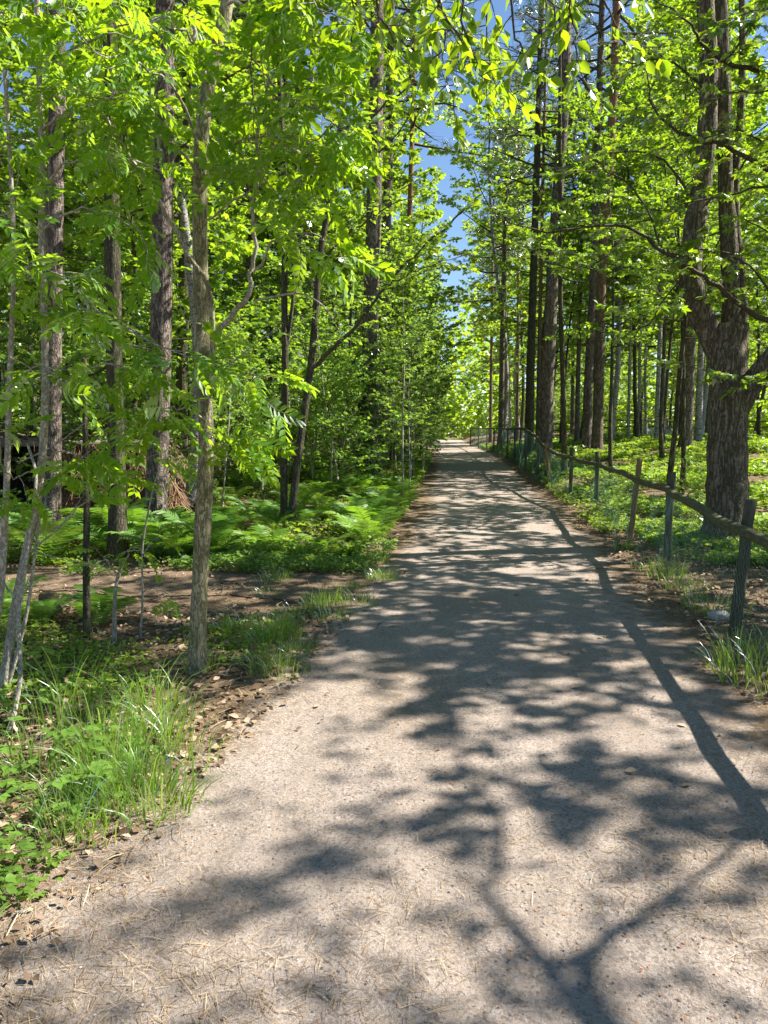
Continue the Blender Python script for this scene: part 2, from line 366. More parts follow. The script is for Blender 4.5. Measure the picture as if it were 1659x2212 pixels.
M['roots'] = bits_mat('dry_roots', [(0, (.07, .04, .025)), (.5, (.24, .13, .075)), (1, (.44, .26, .15))])
M['plank'] = flat_mat('weathered_planks', (.10, .085, .07), (.24, .20, .165), 5, .9, .005, (1, 12, 12))
M['tar'] = flat_mat('shelter_wall', (.022, .018, .013), (.065, .05, .036), 3, .9, .006, (9, 9, .8))
M['earth'] = flat_mat('earth', (.05, .032, .02), (.16, .105, .065), 14, .95, .03)
M['rock'] = flat_mat('pale_rock', (.25, .24, .21), (.50, .48, .44), 9, .85, .02)
M['cutwood'] = flat_mat('stump_wood', (.10, .065, .04), (.24, .16, .10), 14, .9, .01, (4, 4, .6))

# ------------------------------------------------------------------ ground, path, side trail
def axis(lo, hi, fine_lo, fine_hi, fine, coarse):
    a = np.concatenate([np.arange(lo, fine_lo, coarse), np.arange(fine_lo, fine_hi, fine), np.arange(fine_hi, hi + coarse, coarse)])
    return np.unique(np.round(a, 4))
def sheet(xs, ys, zf):
    X, Y = np.meshgrid(xs, ys); V = np.stack([X, Y, zf(X, Y)], -1).reshape(-1, 3); nx, ny = len(xs), len(ys)
    i = np.arange(ny - 1)[:, None] * nx; j = np.arange(nx - 1)[None]
    return V, np.stack([i + j, i + j + 1, i + nx + j + 1, i + nx + j], -1).reshape(-1, 4)
mb = MB(); V, Q = sheet(axis(-260, 260, -12, 16, .25, 8.), axis(-60, 420, 0, 46, .25, 6.), gz); mb.add(V, Q)
tag(mb.build('ground', M['ground'], smooth=True), kind='structure')

mb = MB(); ys = np.concatenate([np.arange(-20, 0, 1.), np.arange(0, 14, .06), np.arange(14, 60, .4), np.arange(60, 122, 2.)]); nx = 36
t = np.linspace(0, 1, nx); E = .34
jl = np.convolve(rng.normal(size=len(ys)), np.ones(5) / 5, 'same') * .10 + .06 * np.sin(ys * 1.9)
jr = np.convolve(rng.normal(size=len(ys)), np.ones(5) / 5, 'same') * .10 + .07 * np.sin(ys * 1.3 + 1)
Lx = pl(ys) - E + jl; Rx = pr(ys) + E * 1.3 + jr
X = Lx[:, None] + (Rx - Lx)[:, None] * t; Y = np.repeat(ys[:, None], nx, 1)
Z = np.maximum(gz(X, Y), 0) * 1.0 + .006 + .012 * np.sin(np.pi * t)[None]
i = np.arange(len(ys) - 1)[:, None] * nx; j = np.arange(nx - 1)[None]
mb.add(np.stack([X, Y, Z], -1).reshape(-1, 3), np.stack([i + j, i + j + 1, i + nx + j + 1, i + nx + j], -1).reshape(-1, 4))
po = mb.build('path', M['path'], smooth=True); tag(po, kind='structure')
dl = X - Lx[:, None]; dr = Rx[:, None] - X; ed = 1 - np.clip(np.minimum(dl, dr * .72) / .75, 0, 1)
at = po.data.attributes.new('edge', 'FLOAT', 'POINT'); at.data.foreach_set('value', ed.ravel().astype(np.float32))

mb = MB(); n = 46; tt = np.linspace(0, 1, n)
cx = -.2 - 9.5 * tt; cyy = 7.55 + .5 * np.sin(tt * 3) - .3 * tt; wd = .64 - .1 * tt
jj = np.convolve(rng.normal(size=n), np.ones(3) / 3, 'same') * .14; k = 9
s = np.linspace(-1, 1, k); X = np.repeat(cx[:, None], k, 1); Y = cyy[:, None] + (wd + jj)[:, None] * s[None]
Z = gz(X, Y) + .010
i = np.arange(n - 1)[:, None] * k; j = np.arange(k - 1)[None]
mb.add(np.stack([X, Y, Z], -1).reshape(-1, 3), np.stack([i + j, i + k + j, i + k + j + 1, i + j + 1], -1).reshape(-1, 4))
tag(mb.build('side_trail', M['trail'], smooth=True), kind='structure')

def flat_scatter(n, xf, yr, rg):
    y = rg.uniform(*yr, n); a, b = xf(y); x = a + (b - a) * rg.random(n); return x, y
# grit, needles and bud scales on the path
def path_z(x, y): return np.maximum(gz(x, y), 0) + .006 + .012 * np.sin(np.pi * np.clip((x - pl(y) + .34) / (pr(y) - pl(y) + .78), 0, 1))
rg = np.random.default_rng(3)
def bits(n, ymax, rg, bias=1.6):
    y = 1.6 + (ymax - 1.6) * rg.random(n) ** bias; a = pl(y) - .3; b = pr(y) + .4; x = a + (b - a) * rg.random(n); return x, y
mb = MB(); n = 60000; x, y = bits(n, 11, rg, 1.25)
cl = np.sin(3.1 * x + 1.7 * y) + np.sin(1.3 * x - 2.9 * y + 2) + np.sin(5.7 * x + .8) * .6 + 1.6 * sst(.9, 0, np.minimum(x - pl(y) + .3, pr(y) + .4 - x))
m_ = cl + rg.normal(size=n) * .6 > .75; x, y = x[m_], y[m_]; n = len(x)
a = rg.uniform(0, np.pi, n); ax = np.stack([np.cos(a), np.sin(a), rg.normal(size=n) * .06], 1)
nd = (np.array([(-.013, 0, 0), (.013, 0, 0), (.026, .5, .05), (.007, 1, 0), (-.007, 1, 0), (-.004, .5, .05)]), [np.array([(0, 1, 2, 5), (5, 2, 3, 4)])])
put(mb, nd, np.stack([x, y, path_z(x, y) + .004], 1), ax, np.tile([0, 0, 1.], (n, 1)) + rg.normal(size=(n, 3)) * .1, rg.uniform(.025, .07, n))
tag(mb.build('pine_needles', M['needles']), 'dry tan pine needles scattered over the gravel path', 'needle litter', kind='stuff')
octa = (np.array([(1, 0, 0), (0, 1, 0), (-1, 0, 0), (0, -1, 0), (0, 0, .7), (.6, .6, .35), (-.6, .6, .3), (-.6, -.6, .35), (.6, -.6, .3)]) * .5,
        [np.array([(4, 0, 5), (4, 5, 1), (4, 1, 6), (4, 6, 2), (4, 2, 7), (4, 7, 3), (4, 3, 8), (4, 8, 0)])])
mb = MB(); n = 14000; x, y = bits(n, 7, rg, 1.5); a = rg.uniform(0, 6.28, n)
put(mb, octa, np.stack([x, y, path_z(x, y) + .001], 1), np.stack([np.cos(a), np.sin(a), 0 * a], 1), np.tile([0, 0, 1.], (n, 1)), .003 + .009 * rg.random(n) ** 4)
tag(mb.build('grit', M['stones']), 'small loose stones lying on the gravel path', 'grit', kind='stuff')
mb = MB(); n = 3600; x, y = bits(n, 8, rg, 1.2); q_ = np.sin(4.3 * x + 2.1 * y) + np.sin(-2.7 * x + 3.9 * y + 1) + rg.normal(size=n) * .5 > .9; x, y = x[q_], y[q_]; n = len(x); a = rg.uniform(0, 6.28, n)
put(mb, HEX, np.stack([x, y, path_z(x, y) + .006], 1), np.stack([np.cos(a), np.sin(a), 0 * a], 1), np.tile([0, 0, 1.], (n, 1)) + rg.normal(size=(n, 3)) * .4, rg.uniform(.006, .017, n))
tag(mb.build('bud_scales', M['buds']), 'orange bud scales strewn on the gravel path', 'bud scales', kind='stuff')
mb = MB(); n = 4200; y = np.concatenate([rg.uniform(1.4, 6.4, n // 2), rg.uniform(6.6, 8.4, n // 2)]); x = np.where(np.arange(n) < n // 2, pl(y) + .15 - 1.9 * rg.random(n) ** 1.3, -.1 - 5.5 * rg.random(n)); a = rg.uniform(0, 6.28, n)
put(mb, nd, np.stack([x, y, gz(x, y) + .02], 1), np.stack([np.cos(a), np.sin(a), rg.normal(size=n) * .18], 1), np.tile([0, 0, 1.], (n, 1)) + rg.normal(size=(n, 3)) * .3, np.where(np.arange(n) < n // 2, rg.uniform(.05, .13, n), rg.uniform(.05, .1, n)))
tag(mb.build('dry_straw', M['needles']), 'dead straw and long needles lying on the left verge and side trail', 'straw', kind='stuff')
mb = MB(); r5 = np.random.default_rng(55)
for i in range(90):
    if i < 55: y = r5.uniform(4.6, 9.5); x = float(pl(y)) - .2 - 4 * r5.random()
    else: y = r5.uniform(2.5, 12); x = float(pr(y)) + .2 + 1.8 * r5.random()
    L = wander((x, y, 0), (r5.normal(), r5.normal(), 0), r5.uniform(.15, .8), 6, .18, 0, r5); L[:, 2] = gz(L[:, 0], L[:, 1]) + .025 + .01 * r5.random(6); tube(mb, L, np.linspace(r5.uniform(.003, .009), .002, 6), 5, .05, rg=r5)
tag(mb.build('fallen_twigs', M['twig']), 'broken twigs lying in the litter beside the path', 'twigs', kind='stuff')
# dry leaves on both verges
mb = MB(); dry = leaf_hex(.32, .16, -.10)
xs_, ys_ = [], []
x, y = flat_scatter(5200, lambda y: (pr(y) + .05 + .25 * np.sin(y * 1.3) ** 2, pr(y) + 2.6), (1.2, 13.5), rg); xs_.append(x); ys_.append(y)
x, y = flat_scatter(4200, lambda y: (pl(y) - 2.6, pl(y) + .12), (1.2, 6.6), rg); xs_.append(x); ys_.append(y)
x, y = flat_scatter(1400, lambda y: (-7 + 0 * y, pl(y) - .3), (5.5, 12), rg); xs_.append(x); ys_.append(y)
x, y = flat_scatter(70, lambda y: (pl(y), pr(y)), (2.5, 12), rg); xs_.append(x); ys_.append(y)
x = np.concatenate(xs_); y = np.concatenate(ys_); n = len(x); a = rg.uniform(0, 6.28, n)
put(mb, dry, np.stack([x, y, gz(x, y) + .022], 1), np.stack([np.cos(a), np.sin(a), rg.normal(size=n) * .25], 1), np.tile([0, 0, 1.], (n, 1)) + rg.normal(size=(n, 3)) * .45, np.where(y < 2.6, rg.uniform(.018, .04, n), rg.uniform(.025, .065, n)))
tag(mb.build('leaf_litter', M['litter']), 'dry brown leaves lying along both verges of the path', 'leaf litter', kind='stuff')

# ------------------------------------------------------------------ generic tree builders (local coordinates, base at the origin)
def grow(seed, H, r0, base, R, nl, tm, size, leaf, bark, twn=4., twl=.8, spac=.05, up0=.15, up1=.9, sides=7, flat=.45, droop=.15, lean=.04, tw=True, lift=.02, shape=1.0, gap=.12):
    rg = np.random.default_rng(seed); tr, br, lf = MB(), MB(), MB()
    n = 12; pts = wander((0, 0, -.1), (lean * rg.normal(), lean * rg.normal(), 1), H + .1, n, .045, .05, rg)
    rad = r0 * (1 - .88 * np.linspace(0, 1, n) ** 1.1); rad[0] *= 1.3
    tube(tr, pts, rad, sides, .03, rg=rg)
    limbs = []; zs = pts[:, 2]
    for i in range(nl):
        q = (i + rg.random()) / nl; z = base + (H * .97 - base) * q
        p = np.array([np.interp(z, zs, pts[:, k]) for k in range(3)]); r = np.interp(z, zs, rad)
        az = i * 2.4 + rg.normal() * .4; prof = (math.sin(math.pi * (.2 + .72 * q ** shape)) * .85 + .15) * rg.uniform(.65, 1.15)
        e = up0 + (up1 - up0) * q + rg.normal() * .12
        L = wander(p, (math.cos(az) * math.cos(e), math.sin(az) * math.cos(e), math.sin(e)), R * prof, 7, .13, lift, rg)
        limbs.append(L); tube(br, L, np.linspace(min(r * .55, .016 + .012 * R), .004, 7), 5)
    limbs.append(pts[-4:])
    foliate(br, lf, limbs, rg, twn, twl, spac, tm, size, flat, droop, twigs=tw, gap=gap)
    nm = 'tree'
    return (tr.mesh('trunk', M[bark], True), br.mesh('branches', M['twig'], True), lf.mesh('crown', M[leaf]))
def place(var, name, x, y, label, cat, group=None, rz=0., sc=1., dz=-.03):
    r = thing(name, (x, y, float(gz(x, y)) + dz), label, cat, group, rz, sc)
    for nm, me in zip(('trunk', 'branches', 'crown'), var): link(nm, me, r)
    return r
def pine_crown(seed, H=8., R=2.6, nl=34):
    rg = np.random.default_rng(seed); br, lf = MB(), MB(); limbs = []
    for i in range(nl):
        q = (i + rg.random()) / nl; az = i * 2.4 + rg.normal() * .5; e = -.1 + .7 * q + rg.normal() * .15
        prof = (1 - .75 * q ** 1.6) * rg.uniform(.5, 1.1)
        L = wander((0, 0, q * H), (math.cos(az) * math.cos(e), math.sin(az) * math.cos(e), math.sin(e)), R * prof, 7, .16, .03, rg)
        limbs.append(L); tube(br, L, np.linspace(.045 * (1 - .5 * q), .008, 7), 5)
    foliate(br, lf, limbs, rg, 4.5, .6, .07, TUFT, .20, 1.0, -.35, t0=.35, twr=.007)
    return br.mesh('branches', M['twig'], True), lf.mesh('crown', M['needle'])
PCROWN = [pine_crown(s) for s in (1, 2, 3)]
UNDER = [grow(20 + i, H, .055, b, R, nl, LOB if i % 2 == 0 else HEXW, .115 if i % 2 == 0 else .10, 'leaf_under', 'bark_dark', 5.5, .8, .022, .05, .8)
         for i, (H, b, R, nl) in enumerate(((6.5, 1.8, 2.3, 20), (7.5, 2.4, 2.4, 22), (5.2, 1.2, 2.0, 18), (8.5, 3.2, 2.6, 19)))]
BUSH = [grow(40 + i, H, .022, b, R, nl, HEXW, .075, 'leaf_bush', 'bark_sapling', 6.5, .5, .019, .15, .9, sides=5)
        for i, (H, b, R, nl) in enumerate(((3.4, .7, 1.0, 18), (4.4, 1.0, 1.2, 20), (2.4, .35, .9, 16), (5.2, 1.4, 1.3, 22)))]
TALL = [grow(60 + i, H, .14, b, R, nl, HEXW, .21 if i < 2 else .18, 'leaf_far' if i < 2 else 'leaf_under', bk, 4.2, 1.1, .036, -.05, .9, tw=False, gap=.1)
        for i, (H, b, R, nl, bk) in enumerate(((16, 4.5, 3.2, 30, 'bark_dark'), (19, 6, 3.4, 32, 'bark_birch'), (13, 3.0, 3.0, 28, 'bark_dark')))]

def trunk_from(uv, Y, dia, bark, name, label, cat, group=None, H=18., rough=.02, sides=14, taper=.45, stubs=0, crown=None, seed=0):
    """a tree whose trunk axis runs through the listed sight lines at depth Y (base first), then on up to height H"""
    rg = np.random.default_rng(seed + 500); p = PX([(u, v, Y) for u, v in uv])
    p[:, 1] += rg.normal(size=len(p)) * .01 * np.arange(len(p))
    bx, by = p[0, 0], p[0, 1]; bz = float(gz(bx, by)); p[0, 2] = min(p[0, 2], bz) - .1
    top = p[-1]; d = nrm(nrm(p[-1] - p[-2]) * np.array([.6, .6, 1]))
    if H > top[2] - bz:
        ex = np.array([top + d * q for q in np.linspace(0, (H - (top[2] - bz)), 5)[1:]]); p = np.vstack([p, ex])
    p = smooth_poly(p, 5); h = (p[:, 2] - bz) / H
    rad = dia * .5 * (1 - (1 - taper) * np.clip(h, 0, 1) ** .9) * (1 + .35 * np.exp(-np.maximum(p[:, 2] - bz, 0) / .22))
    root = thing(name, (bx, by, bz), label, cat, group); o = np.array([bx, by, bz])
    mb = MB(); tube(mb, p - o, rad, sides, rough, rg=rg)
    for i in range(stubs):
        z = bz + rg.uniform(2.2, min(H, 12)); c = np.array([np.interp(z, p[:, 2], p[:, k]) for k in range(3)]); a = rg.uniform(0, 6.28)
        L = wander(c, (math.cos(a), math.sin(a), rg.normal() * .25), rg.uniform(.3, 1.3), 5, .16, -.02, rg)
        tube(mb, L - o, np.linspace(.022, .004, 5), 4)
    mb.build('trunk', M[bark], root, True)
    if crown is not None:
        cz_ = bz + H * .58; c = np.array([np.interp(cz_, p[:, 2], p[:, k]) for k in range(3)])
        for nm, me in zip(('branches', 'crown'), PCROWN[crown]):
            ob = link(nm, me, root); ob.location = c - o; ob.rotation_euler = (0, 0, rg.uniform(0, 6.28)); k = H * .44 / 8.; ob.scale = (k * 1.15, k * 1.15, k)
    return root, p, o

# ------------------------------------------------------------------ left side: pines and dark trunks
trunk_from([(105, 1235), (112, 1000), (115, 700), (120, 400), (122, 150)], 10.2, .25, 'bark_pine', 'pine_tree', 'grey pine with plated bark at the left, standing in front of the dark shelter', 'pine tree', H=17, crown=0, stubs=5, seed=1)
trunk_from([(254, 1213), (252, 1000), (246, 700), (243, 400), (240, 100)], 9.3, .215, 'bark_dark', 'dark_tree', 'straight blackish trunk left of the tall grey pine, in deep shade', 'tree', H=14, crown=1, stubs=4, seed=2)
trunk_from([(335, 1166), (342, 950), (349, 700), (353, 400), (357, 120)], 11.0, .33, 'bark_pine', 'pine_tree', 'thick grey pine with flaking sunlit plates just left of the pale rowan trunk', 'pine tree', H=19, crown=2, stubs=5, seed=3)
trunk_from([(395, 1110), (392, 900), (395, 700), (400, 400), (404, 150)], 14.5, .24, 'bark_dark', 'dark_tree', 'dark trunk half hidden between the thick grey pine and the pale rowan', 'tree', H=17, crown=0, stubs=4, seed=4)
trunk_from([(190, 1386), (188, 1260), (186, 1120)], 5.7, .06, 'bark_dark', 'dead_sapling', 'dead black stem of a young tree, bare and straight, beside the small stump', 'dead tree', H=2.1, taper=.6, sides=8, seed=5)
_, ivp, ivo = trunk_from([(797, 1030), (798, 850), (800, 700), (808, 450), (812, 250), (815, 50)], 18.5, .42, 'bark_pine', 'pine_tree', 'stout pine with ivy round its foot, left of the path bend', 'pine tree', H=21, crown=1, stubs=6, seed=6)
iv = MB(); rg = np.random.default_rng(8); n = 1500; z = .1 + 3.6 * rg.random(n) ** 1.4; a = rg.uniform(0, 6.28, n)
c = np.stack([np.interp(z + ivo[2], ivp[:, 2], ivp[:, k]) for k in range(3)], 1) - ivo; d = np.stack([np.cos(a), np.sin(a), 0 * a], 1)
put(iv, HEXW, c + d * (.2 + .10 * rg.random((n, 1))), d * .4 + rg.normal(size=(n, 3)) * .3 + np.array([0, 0, -.7]), d + rg.normal(size=(n, 3)) * .35 + np.array([0, 0, .4]), rg.uniform(.06, .12, n))
iv.build('ivy', M['ivy'], bpy.data.objects[[o.name for o in C.objects if o.get('label', '').startswith('stout pine with ivy')][0]])
trunk_from([(826, 1010), (829, 800), (830, 600), (838, 400), (842, 200)], 24.5, .36, 'bark_pine', 'pine_tree', 'grey pine directly behind the ivy-footed pine', 'pine tree', H=20, crown=2, stubs=5, seed=7)
trunk_from([(878, 990), (880, 750), (884, 500), (890, 300), (893, 150)], 31, .27, 'bark_scots', 'pine_tree', 'slender reddish pine behind the thicket left of the path', 'pine tree', H=21, crown=0, stubs=4, seed=8)
trunk_from([(545, 1040), (540, 800), (538, 600), (535, 300)], 21, .2, 'bark_scots', 'pine_tree', 'thin reddish pine far back between the pale rowan and the twin-stemmed tree', 'pine tree', H=17, crown=1, stubs=4, seed=9)
# ------------------------------------------------------------------ right side: pines behind the fence
RT = [
 ([(1060, 935), (1061, 800), (1063, 650), (1066, 450)], 56, .26, 'bark_scots', 'slim sunlit pine, leftmost trunk behind the far end of the rail fence', 17, 0),
 ([(1082, 940), (1084, 800), (1087, 620), (1092, 450)], 47, .38, 'bark_pine', 'grey pine behind the far fence, between the slim sunlit pine and the dark leaning trunk', 18, 1),
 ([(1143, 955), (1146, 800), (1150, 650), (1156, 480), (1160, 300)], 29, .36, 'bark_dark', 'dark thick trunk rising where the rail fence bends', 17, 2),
 ([(1162, 950), (1164, 800), (1168, 600), (1172, 400)], 31, .19, 'bark_scots', 'narrow pinkish pine just right of the dark trunk at the fence bend', 18, 0),
 ([(1179, 968), (1182, 850), (1189, 700), (1196, 546), (1208, 364), (1220, 182), (1226, 20)], 23, .42, 'bark_pine', 'big straight pine leaning right, nearest the fence bend', 21, 1),
 ([(1221, 976), (1217, 850), (1212, 700), (1209, 548)], 19.5, .15, 'bark_dark', 'thin dark trunk on the lawn right beside the big leaning pine', 11, None),
 ([(1267, 962), (1272, 800), (1282, 620), (1287, 450)], 26, .33, 'bark_pine', 'left one of the two close pines on the lawn', 18, 2),
 ([(1290, 964), (1294, 800), (1299, 620), (1306, 480), (1318, 350), (1326, 200), (1332, 40)], 25, .36, 'bark_scots', 'right one of the two close pines, its upper trunk reddish in the sun', 21, 0),
 ([(1246, 955), (1249, 800), (1254, 600)], 34, .22, 'bark_pine', 'grey pine standing further back, left of the two close pines', 16, 1),
]
for k, (uv, Y, d, bk, lab, H, cr) in enumerate(RT):
    trunk_from(uv, Y, d, bk, 'pine_tree' if bk != 'bark_dark' else 'dark_tree', lab, 'pine tree' if bk != 'bark_dark' else 'tree', H=H, crown=cr, stubs=6, seed=20 + k)
BT = [
 ([(1357, 962), (1360, 800), (1364, 640)], 30, .14, 'slim grey birch, leftmost of those on the sunny lawn'),
 ([(1382, 958), (1381, 800), (1384, 640)], 33, .14, 'birch with a thin dark foot, second from the left on the sunny lawn'),
 ([(1396, 958), (1394, 800), (1398, 640)], 34, .13, 'thin birch just right of the one with a dark foot'),
 ([(1418, 964), (1421, 850), (1426, 700), (1428, 600)], 28, .20, 'white-barked birch with speckled trunk in the middle of the sunny lawn'),
 ([(1437, 960), (1436, 800), (1433, 650)], 32, .14, 'pale birch close behind the speckled one'),
 ([(1479, 966), (1484, 900), (1490, 780), (1497, 650), (1502, 550)], 23, .38, 'old leaning birch with a black fissured foot, left of the big oak'),
 ([(1508, 958), (1511, 850), (1516, 700), (1522, 580)], 26, .26, 'second old birch between the black-footed birch and the big oak'),
]
for k, (uv, Y, d, lab) in enumerate(BT):
    r, p, o = trunk_from(uv, Y, d, 'bark_birch' if k != 5 else 'bark_pine', 'birch_tree', lab, 'birch', H=14, taper=.3, sides=10, seed=40 + k)
    for nm, me in zip(('branches', 'crown'), TALL[k % 3][1:]):
        ob = link(nm, me, r); ob.rotation_euler = (0, 0, k * 1.3); ob.scale = (.75, .75, .8); ob.location = (0, 0, 1.5)

# ------------------------------------------------------------------ trees with their own limbs
def limb_tree(name, label, cat, base, stems, limbs, leaf, tm, size, bark, barkb, twn, twl, spac, flat=.4, droop=.2, seed=0, t0=.15, twr=.004, fan=.8, gap=0., bare=(), group=None):
    """stems: (points, r0, r1) thick parts of the trunk mesh; limbs: (points, r0, r1) that carry leaves"""
    base = np.array([base[0], base[1], float(gz(base[0], base[1]))]); root = thing(name, base, label, cat, group); rg = np.random.default_rng(seed)
    tr, br, lf = MB(), MB(), MB()
    if name == 'rowan_sapling': br = tr                  # a little plant: stem and side shoots in one piece
    for pts, r0, r1 in stems:
        p = smooth_poly(pts, 5); n = len(p); r = np.linspace(r0, r1, n)
        r = r * (1 + (.5 if r0 > .2 else .3) * np.exp(-np.maximum(p[:, 2] - base[2], 0) / (.28 if r0 > .2 else .15))) * (1 + .03 * rg.normal(size=n))
        tube(tr, p - base, r, 14 if r0 > .05 else 8, .015, rg=rg)
    polys = []
    for pts, r0, r1 in limbs:
        p = smooth_poly(pts, 4); p[1:-1] += rg.normal(size=p[1:-1].shape) * .012; polys.append(p - base); tube(br, p - base, np.linspace(r0, r1, len(p)), 6)
    for pts, r0, r1 in bare:
        p = smooth_poly(pts, 4); tube(br, p - base, np.linspace(r0, r1, len(p)), 6)
    foliate(br, lf, polys, rg, twn, twl, spac, tm, size, flat, droop, t0=t0, twr=twr, fan=fan, gap=gap)
    tr.build('trunk', M[bark], root, True)
    if br.n and br is not tr: br.build('branches', M[barkb], root, True)
    lf.build('crown', M[leaf], root)
    return root
def D(pts, Y0, Y1=None):                                # sight-line points with the depth running from Y0 to Y1
    Y1 = Y0 if Y1 is None else Y1; k = np.linspace(0, 1, len(pts)); return PX([(u, v, Y0 + (Y1 - Y0) * q) for (u, v), q in zip(pts, k)])
# pale rowan, foreground left
st = [(D([(424, 1472), (430, 1300), (440, 1100), (446, 950), (438, 800), (434, 650), (432, 500), (432, 380), (440, 250), (455, 160), (475, 80), (492, 0), (510, -100), (540, -260)], 4.92, 5.1), .056, .038),
      (D([(446, 1085), (452, 1068), (461, 1052)], 4.9, 4.86), .016, .013),
      (D([(448, 890), (458, 800), (459, 720), (453, 630), (430, 585), (407, 556)], 4.9, 4.85), .021, .014)]
lm = [(D([(407, 556), (370, 480), (320, 400), (262, 309), (200, 211), (150, 150)], 4.85, 4.4), .016, .006),
      (D([(459, 730), (506, 672), (538, 621), (547, 560), (548, 440), (560, 320), (575, 200), (590, 80)], 4.9, 4.6), .019, .006),
      (D([(440, 165), (430, 100), (418, 30), (410, -60)], 5.0, 4.8), .018, .009),
      (D([(446, 250), (520, 232), (600, 215), (660, 228), (715, 262)], 5.0, 4.2), .012, .003),
      (D([(548, 585), (590, 530), (640, 505), (700, 520)], 4.8, 4.3), .009, .003),
      (D([(435, 420), (480, 330), (540, 300), (620, 290), (690, 300)], 5.0, 4.4), .011, .003),
      (D([(432, 320), (380, 210), (300, 140), (200, 110)], 5.0, 4.0), .011, .003),
      (D([(432, 380), (350, 290), (260, 230), (140, 200)], 5.0, 4.2), .011, .003),
      (D([(560, 320), (610, 320), (670, 350), (710, 400)], 4.7, 4.3), .008, .003),
      (D([(436, 500), (490, 440), (560, 400), (610, 410)], 5.0, 4.5), .009, .003),
      (D([(452, 820), (490, 790), (530, 800), (560, 815)], 4.9, 4.4), .006, .002),
      (D([(440, 905), (400, 880), (350, 890), (260, 935)], 4.9, 4.2), .007, .002),
      (D([(436, 960), (460, 940), (490, 960)], 4.9, 4.5), .005, .002),
      (D([(490, 10), (560, 20), (640, 60), (700, 90)], 5.0, 4.4), .01, .003),
      (D([(458, 140), (400, 70), (320, 40), (220, 30)], 5.05, 4.4), .01, .003),
      (D([(530, -160), (600, -120), (660, -20), (740, 40)], 5.1, 4.3), .01, .003)]
bare = [(D([(460, 818), (530, 760), (603, 705)], 4.9, 4.7), .006, .003), (D([(547, 650), (640, 634), (690, 654), (720, 690)], 4.7, 4.5), .007, .003),
        (D([(432, 700), (400, 690), (385, 640)], 4.9, 4.7), .006, .003)]
limb_tree('rowan_tree', 'pale-barked rowan with one straight trunk in the left foreground, bright feathery leaves', 'rowan tree', P(424, 1466, 4.92)[:2], st, lm, 'leaf_rowan', PIN, .21, 'bark_rowan', 'bark_sapling', 5.4, .38, .055, .6, .12, seed=3, t0=.42, bare=bare)
# young rowan with several stems at the left edge
st = [(D([(4, 1510), (30, 1330), (55, 1200), (80, 1080), (94, 950), (98, 820), (95, 680), (90, 500), (90, 300), (82, 100), (78, -120)], 4.5), .030, .015),
      (D([(6, 1640), (30, 1540), (45, 1450), (40, 1350), (52, 1240), (66, 1130), (78, 1030), (60, 960)], 3.9, 4.5), .014, .008),
      (D([(-20, 1420), (0, 1290), (10, 1150), (16, 1000), (20, 850), (26, 700), (30, 560), (24, 380), (10, 150)], 4.2), .022, .010),
      (D([(10, 1500), (40, 1400), (62, 1300), (75, 1200), (88, 1100)], 4.5), .014, .008)]
lm = [(D([(94, 720), (150, 665), (240, 690), (330, 735), (405, 770)], 4.5, 4.1), .009, .003), (D([(90, 560), (40, 585), (0, 560), (-60, 560)], 4.5, 3.6), .008, .003),
      (D([(97, 850), (180, 805), (260, 790), (330, 800)], 4.5, 4.0), .008, .003), (D([(88, 500), (160, 455), (250, 470), (310, 520)], 4.5, 4.1), .008, .003),
      (D([(90, 400), (150, 352), (230, 330), (300, 350)], 4.5, 4.1), .008, .003), (D([(88, 280), (160, 240), (240, 210)], 4.5, 4.0), .008, .003),
      (D([(84, 150), (150, 110), (250, 60), (330, 50)], 4.5, 3.8), .008, .003), (D([(92, 985), (150, 985), (200, 1000), (235, 960)], 4.5, 4.2), .006, .002),
      (D([(70, 1190), (150, 1120), (240, 1040), (300, 1000)], 4.5, 4.3), .006, .002), (D([(20, 850), (60, 800), (100, 790), (130, 830)], 4.2, 3.6), .006, .002),
      (D([(26, 640), (60, 600), (120, 590), (180, 640)], 4.2, 3.5), .006, .002), (D([(80, 50), (30, 20), (-40, 40)], 4.5, 3.8), .008, .003), (D([(82, 60), (120, -20), (200, -60)], 4.5, 3.9), .008, .003),
      (D([(28, 500), (0, 470), (-40, 480)], 4.2, 3.7), .006, .002), (D([(60, 1020), (30, 1030), (0, 1000)], 4.4, 4.0), .005, .002), (D([(90, 330), (40, 300), (-20, 320)], 4.5, 4.0), .007, .002)]
bare = [(D([(62, 1190), (130, 1205), (200, 1222)], 4.5, 4.4), .004, .002), (D([(50, 1300), (10, 1260), (0, 1150), (20, 1000)], 4.5), .007, .004), (D([(40, 1000), (120, 960), (200, 900)], 4.5, 4.3), .005, .002)]
limb_tree('young_rowan', 'clump of thin pale rowan stems at the very left edge, feathery leaves', 'rowan tree', P(4, 1505, 4.5)[:2], st, lm, 'leaf_rowan', PIN, .18, 'bark_sapling', 'bark_sapling', 4.6, .32, .058, .6, .12, seed=4, t0=.3, bare=bare)
